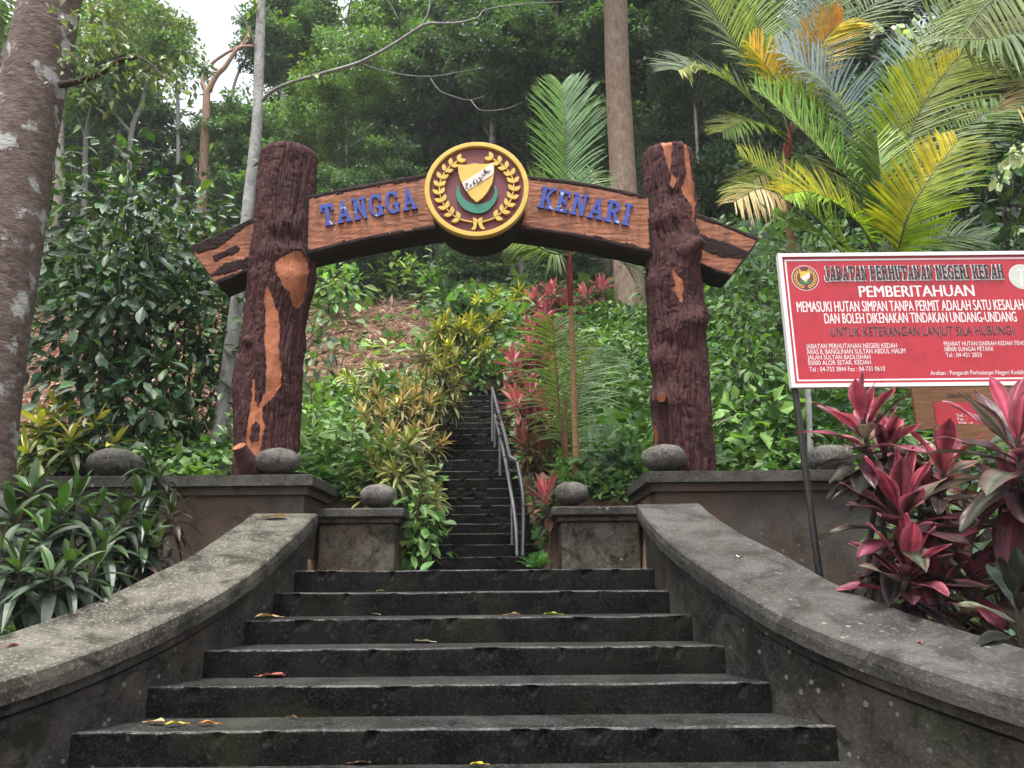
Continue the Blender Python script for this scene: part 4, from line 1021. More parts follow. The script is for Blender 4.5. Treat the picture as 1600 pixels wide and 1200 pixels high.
for a in (
 ([(540, 480), (542, 300), (541, 180)], 27, .085, 'thin white trunk rising behind the T of the lettered beam', BARK_PALE, 'fresh', (552, 120, .55)),
 ([(673, 480), (673, 380), (676, 200)], 28, .06, 'thin white trunk seen below the beam just left of the crest drum', BARK_PALE, 'mid', (676, 140, .5)),
 ([(766, 462), (768, 380), (770, 150)], 26, .17, 'stout pale trunk seen directly under the crest drum', BARK_PALE, 'dark', (770, 110, .7)),
 ([(801, 452), (801, 380), (806, 130)], 28, .13, 'pale greyish trunk under the beam, right of the crest drum', BARK_PALE, 'dark', (806, 120, .7)),
 ([(632, 470), (634, 390), (640, 260)], 30, .06, 'very thin pale trunk below the letter A of TANGGA', BARK_PALE, 'mid', (640, 200, .5)),
 ([(278, 420), (279, 250), (277, 120)], 32, .11, 'straight grey trunk just right of the leaning flaky trunk branch', BARK_PALE, 'fresh', (255, 70, .4)),
 ([(345, 400), (352, 260), (364, 140), (392, 75)], 30, .08, 'thin leaning white trunk right of the orange dead snag', BARK_PALE, 'mid', (420, 70, .38)),
 ([(200, 330), (205, 210), (222, 160), (232, 115)], 26, .10, 'crooked pale forking trunk above the dark broad leaved bush', BARK_PALE, 'thin', (240, 80, .6), (([(205, 208), (180, 175), (168, 130)], .07),)),
 ([(536, 450), (538, 390)], 24, .07, 'short pale trunk low behind the clearing under the word TANGGA', BARK_PALE, 'mid', (538, 330, .4)),
 ([(1092, 420), (1092, 300), (1085, 150)], 19, .05, 'thin bare stem close beside the post with the sawn stub', BARK_GREY, 'vine', (1080, 90, .35)),
 ([(893, 330), (893, 120), (888, -40)], 30, .17, 'dark straight trunk between slender palm top and big tan trunk', BARK_GREY, 'dark', (884, -60, .7)),
): pole_tree(*a)
# dead orange brown snag in front of the sky gap
sp = [at(px, py, 28) for px, py in ((316, 420), (317, 300), (321, 200), (323, 145))]
b = sp[0].copy(); b[2] = gz(b[0], 28) - .2
root = thing('dead_snag', 'bare orange brown dead tree forking against the bright gap of sky', 'tree', tuple(b))
m = MB(); tube(m, [b] + sp[1:], [.22, .2, .17, .15], 10, 30, .2, 3); m.build('trunk', tree_bark('orange_dead_bark', (.22, .13, .09), (.40, .27, .20), (.2, .12, .08), .3), root, True)
m = MB()
for pts, r in (([(323, 146), (316, 128), (322, 108)], .12), ([(323, 146), (338, 118), (352, 104), (372, 76), (396, 72)], .13), ([(345, 112), (330, 102), (352, 84), (385, 66), (388, 48)], .08), ([(372, 76), (384, 60), (392, 40)], .05)):
    tube(m, [at(px, py, 28) for px, py in pts], [r, r * .45], 8, 22, .3, 3)
m.build('bare_branch', bpy.data.materials['orange_dead_bark'], root, True)

# big tan trunk behind the beam
TY = 17.0
tp = [at(px, py, TY) for px, py in ((987, 500), (980, 400), (972, 250), (964, 100), (962, -60), (960, -260))]; b = tp[0].copy(); b[2] = gz(b[0], TY) - .3
root = thing('tall_tan_tree', 'massive straight tan barked tree rising behind the lettered beam beside the patched post', 'tree', tuple(b))
m = MB(); tube(m, [b] + tp, [.44, .37, .335, .31, .30, .28], 28, 70, .05, 2.2); m.build('trunk', BARK_TAN, root, True)
for px, py, dy, s in ((960, -330, 0, 1.0), (1080, -260, 2, .8), (850, -250, 1, .8)):
    c = at(px, py, TY + dy); o = bpy.data.objects.new('crown', CR_DARK[0]); C.objects.link(o); o.parent = root; o.location = tuple(c - b); o.scale = (s,) * 3

# leaning flaky trunk in the near corner
LY = 5.9
lpth = [at(px, py, LY) for px, py in ((-52, 800), (-38, 690), (-12, 520), (18, 330), (45, 170), (79, 0), (110, -150), (150, -330))]; b = lpth[0].copy(); b[2] = gz(b[0], LY) - .2; b[0] -= .1
root = thing('leaning_flaky_tree', 'thick leaning reddish flaky tree trunk with pale lichen patches', 'tree', tuple(b))
m = MB(); tube(m, [b] + lpth, [.31, .285, .27, .262, .25, .24, .23], 48, 160, .05, 5); m.build('trunk', BARK_RED, root, True)
m = MB(); brp = [at(px, py, Y) for px, py, Y in ((88, 134, 5.9), (125, 126, 5.8), (165, 110, 5.7), (185, 96, 5.65), (215, 88, 5.6))]
tube(m, brp, [.035, .024, .018], 10, 30, .25, 12); 
for pts in (((185, 97, 5.65), (172, 75, 5.6), (160, 62, 5.6)), ((215, 88, 5.6), (235, 100, 5.5), (262, 128, 5.4)), ((130, 126, 5.8), (140, 140, 5.7), (160, 150, 5.6))): tube(m, [at(*p) for p in pts], [.012, .005], 6, 10, .2, 12)
br_o = m.build('branch', BARK_DARK, root, True)
m = MB(); sp_ = [(170, 60), (150, 40), (130, 90), (200, 110), (235, 108), (262, 130), (255, 100), (160, 150), (120, 40), (180, 30), (140, 10), (210, 125), (150, 100)]
for px, py in sp_:
    n = 26; c = at(px, py, 5.6); P = c + rng.normal(0, .10, (n, 3)) * np.array([1, 1, .7]); D = rng.normal(0, .5, (n, 3)) + np.array([.2, 0, -.6]); L = rng.uniform(.05, .11, n)
    leaves(m, P, D, rng.normal(0, .6, (n, 3)) + np.array([0, -.4, .7]), L, L * .45, tint(n, (.16, .20, .08), .3))
m.build('foliage', LEAF, root)

# thin pale tree with the long bare branch
WY = 8.4
wp = [at(px, py, WY) for px, py in ((334, 742), (352, 610), (374, 440), (388, 320), (401, 200), (405, 100), (408, 0), (412, -140))]; b = wp[0].copy(); b[2] = gz(b[0], WY) - .2
root = thing('thin_pale_tree', 'thin leaning whitish tree behind the streaked post, with one long bare branch', 'tree', tuple(b))
m = MB(); tube(m, [b] + wp, [.088, .08, .072, .065, .06, .055], 16, 90, .10, 6); m.build('trunk', BARK_PALE, root, True)
m = MB()
def wtube(pts, r0, r1, n=30): tube(m, [at(*p) for p in pts], [r0 * .72, r1 * .75], 8, n, .18, 12)
wtube(((408, 158, 8.4), (425, 143, 8.3), (455, 129, 8.1), (500, 116, 7.9), (560, 98, 7.7), (610, 72, 7.6), (655, 43, 7.5), (672, 36, 7.5)), .032, .02, 50)
wtube(((670, 36, 7.5), (710, 36, 7.4), (745, 28, 7.4), (760, 15, 7.4), (820, 6, 7.3), (880, 3, 7.3)), .018, .005, 40)
wtube(((655, 43, 7.5), (668, 22, 7.5), (672, 0, 7.5), (676, -30, 7.5)), .014, .006)
wtube(((562, 98, 7.7), (590, 108, 7.7), (640, 118, 7.7), (680, 119, 7.7), (720, 112, 7.6), (756, 106, 7.6)), .012, .004, 40)
wtube(((672, 122, 7.7), (688, 142, 7.7), (716, 153, 7.7), (735, 156, 7.7), (757, 150, 7.7)), .010, .004)
wtube(((735, 156, 7.7), (752, 172, 7.6), (790, 170, 7.6), (816, 160, 7.6)), .007, .003)
wtube(((622, 30, 7.5), (612, 10, 7.5), (600, -5, 7.5)), .006, .003)
wtube(((404, 100, 8.4), (395, 60, 8.3), (380, 30, 8.2), (366, 8, 8.1)), .02, .008)
m.build('bare_branch', BARK_PALE, root, True)
m = MB()
for px, py, Y in ((480, 95, 8.0), (520, 80, 7.9), (470, 100, 8.1), (440, 20, 8.3), (395, 10, 8.3), (420, -10, 8.4), (500, 105, 7.9), (400, 14, 8.3), (545, 58, 7.8)):
    n = 7; P = at(px, py, Y) + rng.normal(0, .07, (n, 3)); L = rng.uniform(.06, .13, n); leaves(m, P, rng.normal(0, .6, (n, 3)) + np.array([0, 0, -.4]), rng.normal(0, .6, (n, 3)) + np.array([0, -.5, .6]), L, L * .6, tint(n, (.13, .20, .04), .2))
m.build('foliage', LEAF, root)

# distant wood: one mass of leaf clumps climbing the far slope, ragged on top
nc = 1900; X = rng.uniform(-75, 75, nc); Yd = rng.uniform(46, 78, nc); az = X / Yd
hgt = 24 + 13 * fbm(az * 9, Yd * .04, 2, 3) - 22 * np.exp(-((az + .385) / .06) ** 2) - 5 * np.exp(-((az - .06) / .05) ** 2)
Zc = ground(X, Yd) + rng.uniform(0, 1, nc) ** .85 * np.maximum(hgt, 3)
m = MB(); per = 55; ci = np.repeat(np.arange(nc), per); n = len(ci); o = rand_dirs(n) * rng.uniform(0, 1, (n, 1)) ** .5
P = np.c_[X, Yd, Zc][ci] + o * np.array([2.0, 2.0, 1.1]) * rng.uniform(.6, 1.3, nc)[ci][:, None]
basec = np.array([G1, G3, G2, (.05, .085, .05)])[rng.integers(0, 4, nc)] * np.exp(rng.normal(0, .2, (nc, 1)))
L = rng.uniform(.4, .9, n); leaves(m, P, o + rng.normal(0, .5, (n, 3)), np.array([0, -.1, 1.0]) + rng.normal(0, .5, (n, 3)), L, L * .55, basec[ci] * tint(n, (1, 1, 1), .2))
tag(m.build('distant_wood', LEAF), 'dense hazy mass of far forest foliage on the upper slope', 'forest', kind='stuff')

# ------------------------------------------------------------------ undergrowth on the hill (uncountable ground cover)
def clear_mask(x, y):
    """1 inside the freshly cleared brown patch"""
    e = fbm(x * .35, y * .35, 4.4, 3)
    return ((y > 12.9 + e * 1.2) & (y < 25.0 + e * 2.2) & (x < -1.3 - .07 * (y - 14) + e * .9) & (x > -16)) | ((y > 9.5 + e) & (y < 14.5) & (x < -3.6 + e * .8) & (x > -12))
def scatter(mb, X, Y, per, ls, cols, hgt, spread, up=.7, v=.2, lift=.0, aspect=.55):
    n0 = len(X); ci = np.repeat(np.arange(n0), per); n = len(ci)
    h = np.broadcast_to(hgt, (n0,))[ci] * rng.uniform(.15, 1, n) ** .7; o = rng.normal(0, 1, (n, 2)) * np.broadcast_to(spread, (n0,))[ci][:, None]
    x = X[ci] + o[:, 0]; y = Y[ci] + o[:, 1]; P = np.c_[x, y, ground(x, y) + h + lift]
    D = np.c_[o / np.maximum(1e-3, np.linalg.norm(o, axis=1, keepdims=True)), rng.normal(.1, .35, n)] + rng.normal(0, .45, (n, 3)); N = np.array([0, -.35, up]) + rng.normal(0, .4, (n, 3))
    c = np.asarray(cols)[rng.integers(0, len(cols), n0)] * np.exp(rng.normal(0, .25, (n0, 1)))
    kp = ~((np.abs(x + .305) < 1.52) & (y < 7.56)) & ~((y < 7.1) & (y > 6.45) & (h < .9)) & ((np.abs(x - stair_x(y)) > stair_hw(y) - .02) | (y > 13.9) | (y < 7.6)); P, D, N, ci, n = P[kp], D[kp], N[kp], ci[kp], int(kp.sum())
    L = (np.broadcast_to(ls, (n0,)) * np.clip(np.exp(rng.normal(0, .35, n0)), .55, 1.6))[ci] * rng.uniform(.5, 1.4, n); leaves(mb, P, D, N, L, L * (aspect * np.exp(rng.normal(0, .3, n0)))[ci], c[ci] * tint(n, (1, 1, 1), v))
def keep_off(X, Y, extra=.1): return (np.abs(X - stair_x(Y)) > stair_hw(Y) + extra) | (Y > 14.2)
U1, U2, U3, U4, U5 = (.075, .16, .04), (.11, .215, .06), (.15, .26, .075), (.045, .10, .035), (.20, .27, .06)
m = MB()
# near banks either side of the narrow steps
nn = 1500; X = rng.uniform(-7, 8, nn); Y = 7.15 + rng.uniform(0, 1, nn) ** 1.1 * 7.5; k = keep_off(X, Y, .12) & ~clear_mask(X, Y) & ~((np.abs(X + .3) < .8) & (Y < 7.75)); X, Y = X[k], Y[k]
scatter(m, X, Y, 46, .115, [U1, U2, U2, U3, U4], rng.uniform(.15, .6, len(X)), .2)
nn = 900; X = rng.uniform(1.0, 8, nn); Y = rng.uniform(8.0, 20, nn); k = keep_off(X, Y, .5); X, Y = X[k], Y[k]
scatter(m, X, Y, 60, .15, [U1, U2, U3, U4, U1], rng.uniform(.3, 1.25, len(X)), .28)
nn = 500; X = rng.uniform(-4.5, -.9, nn); Y = rng.uniform(8.0, 14.5, nn); k = keep_off(X, Y, .3) & ~clear_mask(X, Y); X, Y = X[k], Y[k]
scatter(m, X, Y, 55, .13, [U1, U2, U3, U2], rng.uniform(.2, .8, len(X)) * np.clip((12.4 - Y) / 3.0, .15, 1), .24)
for xa, xb in ((-1.85, -.98), (.36, 1.3)):
    X = rng.uniform(xa, xb, 60); Y = rng.uniform(7.66, 7.95, 60); scatter(m, X, Y, 34, .085, [U1, U2, U4, U2], rng.uniform(.08, .3, 60), .09, lift=-.08)
# farther slope
nn = 2000; X = rng.uniform(-22, 26, nn); Y = rng.uniform(14, 30, nn); k = ~clear_mask(X, Y) & keep_off(X, Y, .5); X, Y = X[k], Y[k]
scatter(m, X, Y, 42, .25, [U1, U4, U2, U3, U4], rng.uniform(.3, 1.1, len(X)), .42)
nn = 45; X = rng.uniform(-14, -1.5, nn); Y = rng.uniform(14, 25, nn); scatter(m, X, Y, 22, .2, [U2, U3, U1, U5], rng.uniform(.1, .45, nn), .25)
# low plants on the earth behind the flared walls
nn = 160; X = np.r_[rng.uniform(2.2, 6, nn), rng.uniform(-7, -2.6, nn)]; Y = np.r_[rng.uniform(3.2, 6.3, nn), rng.uniform(3.2, 6.3, nn)]
scatter(m, X, Y, 40, .07, [U1, U2, U4], .16, .16)
for q in range(300):
    x = rng.uniform(1.0, 7.5) if q % 3 else rng.uniform(-4.2, -1.0); y = rng.uniform(7.7, 14.5)
    if abs(x - float(stair_x(y))) < .75 or (x < 0 and y > 11): continue
    k = int(rng.integers(7, 13)); a = rng.uniform(0, 6.28, k); el = rng.uniform(.5, 1.3, k); c0 = np.array([x, y, gz(x, y) + rng.uniform(.1, .7)])
    blades(m, np.repeat(c0[None], k, 0) + rng.normal(0, .03, (k, 3)), np.c_[np.cos(a) * np.cos(el), np.sin(a) * np.cos(el), np.sin(el)], np.array([0, 0, 1.0]) + rng.normal(0, .2, (k, 3)), rng.uniform(.25, .55, k), rng.uniform(.025, .06, k), rng.uniform(.3, .8, k), tint(k, (U2, U3, U1, (.17, .24, .10))[q % 4], .2), None, 'lance', 6, 3, .3)
for q in range(260):
    x, y = (rng.uniform(1.0, 7.5) if q % 3 else rng.uniform(-4.2, -1.0)), rng.uniform(7.7, 13.5)
    if abs(x - float(stair_x(y))) < .8: continue
    p = np.array([x, y, gz(x, y)]); tube(m, [p, p + np.array([rng.normal(0, .12), rng.normal(0, .1), rng.uniform(.3, .8)]), p + np.array([rng.normal(0, .3), rng.normal(0, .2), rng.uniform(.6, 1.3)])], [.008, .004], 4, 7, col=((.16, .12, .07), (.10, .15, .05))[q % 2])
tag(m.build('ground_cover', LEAF), 'lush bright green undergrowth carpeting the hillside', 'undergrowth', kind='stuff')
# shady edge of the wood: saplings and brush that read as one mass
m = MB(); nn = 900; X = rng.uniform(-34, 36, nn); Y = rng.uniform(25, 40, nn); h = rng.uniform(.8, 4.5, nn) * np.clip((Y - 23) / 8, .35, 1)
scatter(m, X, Y, 75, .34, [G1, G2, U4, (.06, .11, .05), G4], h, .8, .8, .25)
nn = 260; X = rng.uniform(3.5, 14, nn); Y = rng.uniform(12, 22, nn); scatter(m, X, Y, 80, .2, [G1, G2, U4, G3], rng.uniform(1.0, 3.4, nn), .5, .6, .25)
tag(m.build('forest_edge_brush', LEAF), 'tangled leafy brush along the shady edge of the wood', 'brush', kind='stuff')
# litter of dry stalks and leaves on the cleared patch
m = MB(); nn = 9000; X = rng.uniform(-15, -1, nn); Y = rng.uniform(9.5, 26, nn); k = clear_mask(X, Y); X, Y = X[k], Y[k]; n = len(X)
L = rng.uniform(.12, .42, n); P = np.c_[X, Y, ground(X, Y) + rng.uniform(.01, .12, n)]
leaves(m, P, np.c_[rng.normal(0, 1, (n, 2)), rng.normal(.1, .35, n)], np.array([0, -.3, 1]) + rng.normal(0, .5, (n, 3)), L, L * rng.uniform(.12, .5, n), np.array([(.40, .235, .175), (.50, .33, .25), (.30, .17, .12), (.56, .43, .33), (.45, .25, .19)])[rng.integers(0, 5, n)] * tint(n, (1, 1, 1), .3))
for q in range(140):
    x, y = rng.uniform(-9, -1.6), rng.uniform(14, 24); p = np.array([x, y, gz(x, y) + .05]); d = np.array([rng.normal(0, .9), rng.normal(0, .6), rng.uniform(-.1, .6)]); tube(m, [p, p + d * .6 + rng.normal(0, .06, 3), p + d * 1.2], [.012, .006], 4, 6, col=(.34, .25, .18))
tag(m.build('dry_litter', DRY), 'brown dead stalks and leaves on the cleared slope', 'litter', kind='stuff')

# ------------------------------------------------------------------ shrubs with broad dark leaves on the left
def bush(base, tips, label, cols, ls, name='broadleaf_shrub', group=None, per=40, spread=.34, mat=None, aspect=.48, stem=.018, cat='shrub', droop=.35, back=.0):
    """stems from one foot to the given tips, leaves set along the outer half of every stem"""
    root = thing(name, label, cat, base, group)
    ms, ml = MB(), MB(); b = np.array(base)
    for tpt in tips:
        tpt = np.asarray(tpt); mid = b * .45 + tpt * .55 + rng.normal(0, .12, 3) + np.array([0, 0, .12])
        P = smooth_path([b, mid, tpt], 20); tube(ms, P, [stem, stem * .35], 6, 20, .1, 8)
        for side in range(3):
            a = P[int(rng.integers(8, 16))]; e = a + rng.normal(0, spread * .8, 3) + np.array([0, -.05, .05]); tube(ms, [a, (a + e) / 2 + np.array([0, 0, .04]), e], [stem * .4, stem * .2], 5, 6)
        n = per; u = rng.uniform(.45, 1.05, n); A = np.array([P[min(19, int(a * 19))] for a in u]); off = rng.normal(0, spread, (n, 3)) * np.array([1, 1, .75]); pos = A + off
        D = nrm(off) + rng.normal(0, .4, (n, 3)) + np.array([0, -.15, -droop]); N = np.array([0, -.35, .8]) + rng.normal(0, .35, (n, 3)); L = ls * rng.uniform(.6, 1.25, n)
        blades(ml, pos, D, N, L, L * aspect, rng.uniform(.05, .3, n), tint(n, cols[int(rng.integers(0, len(cols)))], .25), None, 'broad', 6, 3, .25)
    ms.build('stem', BARK_DARK, root, True); ml.build('foliage', mat or LEAF_GLOSSY, root); return root
DK = [(.030, .064, .030), (.040, .084, .034), (.024, .052, .028), (.062, .12, .036)]
def tips_px(lst): return [at(px, py, Y) for px, py, Y in lst]
def base_at(px, py, Y): p = at(px, py, Y); return np.array([p[0], p[1], gz(p[0], p[1])])
bush(base_at(150, 720, 8.6), tips_px([(110, 250, 8.4), (160, 225, 8.6), (205, 235, 8.3), (250, 275, 8.5), (135, 330, 8.1), (190, 310, 8.0), (235, 350, 8.2), (285, 330, 8.7), (110, 420, 8.0), (165, 400, 7.8), (215, 430, 7.9), (80, 350, 8.4), (90, 480, 8.0), (270, 300, 8.8), (140, 480, 7.8)]),
     'tall shrub with big dark glossy leaves rising beside the leaning flaky trunk', DK, .175, per=135, spread=.32)
bush(base_at(290, 720, 8.9), tips_px([(250, 420, 8.4), (300, 400, 8.7), (345, 385, 8.9), (370, 420, 9.2), (290, 470, 8.3), (335, 460, 8.6), (250, 510, 8.2), (310, 540, 8.4), (360, 350, 9.3), (325, 340, 9.2), (280, 360, 8.9), (375, 470, 9.4)]),
     'dark leafed shrub spreading behind the outer end of the arched beam', DK + [(.07, .13, .03)], .165, per=110, spread=.30)
bush(base_at(235, 700, 9.6), tips_px([(200, 250, 9.6), (240, 280, 9.8), (290, 320, 10), (320, 310, 10.2), (255, 240, 9.9), (350, 330, 10.4), (225, 330, 9.5), (300, 370, 10)]),
     'lighter yellow green sapling poking above the dark glossy shrubs', [(.09, .17, .03), (.12, .21, .04), (.06, .12, .03)], .2, per=46, spread=.34)
bush(base_at(200, 705, 8.2), tips_px([(150, 560, 7.8), (200, 570, 7.7), (250, 590, 7.8), (280, 610, 8), (170, 620, 7.6), (300, 570, 8.2), (110, 580, 7.9), (320, 640, 8.4), (240, 640, 7.6)]),
     'low dark drooping shrub above the wide flattened stone', DK, .17, per=80, spread=.26)
bush(base_at(350, 640, 11.5), tips_px([(520, 545, 11.5), (505, 520, 11.6), (515, 470, 12.5), (525, 490, 12)]), 'dark shrub at the edge of the clearing behind the streaked post', DK, .2, per=40, spread=.28)
bush(base_at(515, 470, 20), tips_px([(498, 445, 20), (515, 440, 20), (535, 450, 20), (508, 425, 20), (528, 432, 20)]), 'light green bush on the far side of the brown clearing', [U3, U2, U5], .34, per=50, spread=.4, mat=LEAF)
bush(base_at(612, 470, 25), tips_px([(600, 415, 25), (615, 408, 25), (630, 415, 25), (608, 430, 25), (622, 430, 25)]), 'pale green sapling at the top of the brown clearing', [U3, U5], .34, per=50, spread=.4, mat=LEAF)

# ------------------------------------------------------------------ rosette plants
def rosette(ml, c, axis, n, L, W, col_in, col_out, edge_in=None, edge_out=None, prof='lance', e0=80, e1=-15, droop=.35, rows=7, cols=3, fold=.3, stemlen=.0, vv=.18, jitter=.1, wave=0.0, mixp=1.25, stripe=0.0, outs=None):
    """leaves spiral round an axis: inner ones upright, outer ones arching down"""
    axis = nrm(np.asarray(axis, float)); k = np.linspace(0, 1, n); az = np.arange(n) * 2.39996 + rng.uniform(0, 6.28) + rng.normal(0, .15, n)
    el = np.radians(e0 + (e1 - e0) * k ** .85 + rng.normal(0, 7, n))
    X = nrm(np.cross(axis, [0.2, 1, .1])); Yv = np.cross(axis, X)
    rad = np.cos(az)[:, None] * X + np.sin(az)[:, None] * Yv
    D = rad * np.cos(el)[:, None] + axis * np.sin(el)[:, None]; N = -rad * np.sin(el)[:, None] + axis * np.cos(el)[:, None]
    P = c - axis * (stemlen * k)[:, None] + rad * .012
    mixk = np.clip(k * mixp + rng.normal(0, jitter, n), 0, 1)[:, None]
    col = (np.asarray(col_in) * (1 - mixk) + np.asarray(col_out) * mixk) * np.exp(rng.normal(0, vv, (n, 1)))
    if outs is not None: col = np.where((k[:, None] > .2) & (rng.random((n, 1)) < .72), np.asarray(outs)[rng.integers(0, len(outs), n)] * np.exp(rng.normal(0, .2, (n, 1))), col)
    edge = None
    if edge_in is not None: edge = (np.asarray(edge_in) * (1 - mixk) + np.asarray(edge_out) * mixk) * np.exp(rng.normal(0, vv, (n, 1)))
    LL = L * (.62 + .38 * np.sin(np.pi * np.clip(k + .12, 0, 1))) * rng.uniform(.85, 1.12, n)
    blades(ml, P, D, N, LL, W * rng.uniform(.8, 1.15, n) * (.7 + .3 * k), droop * (.3 + k), col, edge, prof, rows, cols, fold, 0, 1.3 if not stripe else 2.2, wave, stripe)

def rosette_plant(base, heads, label, name, cat, group, params, stem_mat=None, stem=.016, mat=None):
    root = thing(name, label, cat, base, group); ms, ml = MB(), MB(); b = np.array(base)
    for h, sc in heads:
        h = np.asarray(h); f = b + rng.normal(0, .04, 3) * np.array([1, 1, 0]); mid = (f + h) / 2 + rng.normal(0, .05, 3); P = smooth_path([f, mid, h], 12); tube(ms, P, [stem * 1.2, stem * .8], 7, 14, .12, 20)
        p = dict(params); ax = nrm(h - mid) + np.array([0, -.18, .5]); p['L'] = p['L'] * sc; p['W'] = p['W'] * sc
        rosette(ml, h, ax, **p)
    ms.build('stem', stem_mat or BARK_DARK, root, True); ml.build('foliage', mat or LEAF_RED, root); return root

# near red cordylines beside the board
PK, DKR = (.52, .055, .125), (.030, .010, .016)
NEAR = dict(n=30, L=.45, W=.165, col_in=(.20, .028, .052), col_out=(.026, .024, .019), edge_in=(.46, .13, .175), edge_out=(.07, .03, .035), prof='broad', e0=84, e1=-42, droop=.34, rows=10, cols=9, fold=.24, stemlen=.34, jitter=.22, vv=.34, wave=.08, mixp=2.0, stripe=.38, outs=[(.045, .055, .035), (.075, .085, .06), (.07, .022, .034), (.02, .014, .015), (.12, .125, .085), (.16, .03, .055)])
def near_red(bpx, heads, label, **kw):
    p = dict(NEAR); p.update(kw)
    return rosette_plant(base_at(*bpx), [(at(px, py, Y), s) for px, py, Y, s in heads], label, 'red_cordyline', 'plant', 'red leaved plants by the notice board', p, BARK_DARK, .018)
near_red((1400, 930, 4.7), [(1408, 790, 4.45, 1.0), (1420, 880, 4.35, .9)], 'wide red cordyline with pink centre and drooping dark leaves, below the board middle', n=34)
near_red((1350, 900, 4.9), [(1348, 655, 4.6, .9), (1385, 690, 4.75, .75)], 'upright red cordyline whose dark pink tips overlap the lower left of the board', n=26, e1=-25)
near_red((1590, 930, 4.3), [(1590, 680, 4.05, 1.12), (1600, 770, 4.2, 1.0)], 'tall bright pink cordyline cut by the frame edge in front of the board', n=32, col_in=(.42, .09, .14), edge_in=(.62, .25, .30), col_out=(.05, .02, .026))
near_red((1470, 950, 4.9), [(1475, 720, 4.75, .85), (1450, 770, 4.8, .8)], 'darker bronze leaved cordyline between the pink ones, under the board', n=26, col_in=(.10, .02, .03), edge_in=(.30, .05, .08), col_out=(.02, .016, .014), edge_out=(.05, .022, .022))
near_red((1500, 990, 4.4), [(1520, 905, 4.3, .85), (1465, 915, 4.35, .8)], 'low dull maroon cordyline hanging over the outer edge of the smooth wall cap', n=26, col_in=(.09, .02, .035), edge_in=(.2, .04, .06), e0=60, e1=-45)
near_red((1600, 1010, 4.0), [(1590, 930, 3.9, .7)], 'dark upright leaved plant at the frame edge beyond the wall cap', n=16, col_in=(.015, .022, .014), edge_in=(.02, .03, .018), col_out=(.015, .018, .014), edge_out=(.02, .022, .016))

# red cordylines up the right edge of the narrow steps
FAR = dict(n=26, L=.42, W=.10, mixp=1.2, col_in=(.42, .085, .11), col_out=(.08, .04, .03), edge_in=(.56, .20, .21), edge_out=(.13, .045, .04), prof='broad', e0=82, e1=-30, droop=.25, rows=7, cols=3, fold=.3, stemlen=.2, jitter=.2, vv=.25)
for k, (b, heads, lab) in enumerate((
    ((850, 830, 7.55), [(852, 775, 7.5, .85)], 'small red cordyline beside the low pedestal with the slender palm'),
    ((845, 740, 8.3), [(820, 690, 8.4, .75), (845, 705, 8.5, .8), (860, 660, 8.7, .8)], 'greenish bronze cordyline clump next to the handrail top bend'),
    ((840, 640, 9.6), [(806, 628, 9.5, .95), (830, 612, 9.8, 1.0), (845, 640, 9.7, .9), (825, 660, 9.5, .85)], 'bright red cordyline leaning over the upper end of the handrail'),
    ((835, 590, 11.4), [(802, 565, 11.4, 1.0), (828, 548, 11.7, 1.1), (850, 570, 11.8, 1.0), (812, 590, 11.3, 1.0)], 'red cordyline clump just above the top of the narrow steps'),
    ((855, 540, 13.6), [(830, 515, 13.6, 1.05), (852, 500, 14, 1.1), (875, 520, 14, 1.05)], 'red cordyline clump beyond the steps, left of the palm stem'),
    ((860, 510, 16), [(838, 470, 16, 1.25), (862, 458, 16.4, 1.3), (885, 480, 16.4, 1.2), (850, 490, 16, 1.2)], 'highest bright pink cordyline clump on the hill, left of the palm stem'),
    ((930, 500, 17), [(915, 462, 17, 1.2), (938, 450, 17, 1.2), (925, 485, 17, 1.1)], 'reddish cordyline clump right of the palm stem at the big tan trunk'))):
    p = dict(FAR)
    if k == 1: p.update(col_in=(.16, .05, .04), edge_in=(.26, .08, .06), col_out=(.05, .06, .02), edge_out=(.09, .07, .03))
    rosette_plant(base_at(*b), [(at(px, py, Y), s * .98) for px, py, Y, s in heads], lab, 'red_cordyline', 'plant', 'red leaved plants along the narrow steps', p, BARK_DARK, .015)

# variegated bronze shrubs left of the narrow steps
VAR = dict(n=24, L=.24, W=.044, col_in=(.19, .21, .05), col_out=(.05, .075, .026), edge_in=(.36, .34, .11), edge_out=(.12, .135, .05), prof='lance', e0=78, e1=-45, droop=.5, rows=7, cols=3, fold=.25, stemlen=.24, jitter=.28, vv=.32)
def variegated(bpx, heads, label, **kw):
    p = dict(VAR); p.update(kw)
    rosette_plant(base_at(*bpx), [(at(px - (2 if py > 590 else 0) + rng.normal(0, 3 + 7 * j * 8.5 / Y), py + rng.normal(0, 3 + 9 * j * 8.5 / Y), Y - .12 - .05 * j), s * (1.12 - .08 * j)) for px, py, Y, s in heads for j in (0, 1)], label, 'variegated_shrub', 'shrub', 'variegated shrubs left of the narrow steps', p, BARK_DARK, .012, LEAF_GLOSSY)
variegated((610, 800, 8.2), [(585, 720, 7.9, 1), (612, 700, 7.9, 1), (640, 715, 8, 1), (660, 745, 8.1, 1), (600, 755, 7.8, 1), (630, 765, 7.9, 1), (570, 760, 7.8, .9), (655, 790, 8.0, .9), (615, 740, 7.7, 1), (645, 690, 8.2, 1), (590, 690, 8.1, 1), (680, 770, 8.2, .85)], 'variegated cream and bronze shrub right behind the low mossy pedestal')
variegated((625, 720, 9.2), [(600, 640, 9.1, 1.05), (625, 625, 9.2, 1.05), (650, 640, 9.3, 1.05), (670, 665, 9.3, 1), (610, 670, 8.9, 1), (640, 680, 9, 1), (580, 660, 9, 1), (655, 610, 9.5, 1), (630, 595, 9.6, 1), (675, 630, 9.6, 1), (595, 615, 9.4, 1), (690, 690, 9.4, .9)], 'pinkish yellow variegated shrub half way up the left of the narrow steps', col_in=(.42, .27, .12), edge_in=(.55, .40, .2))
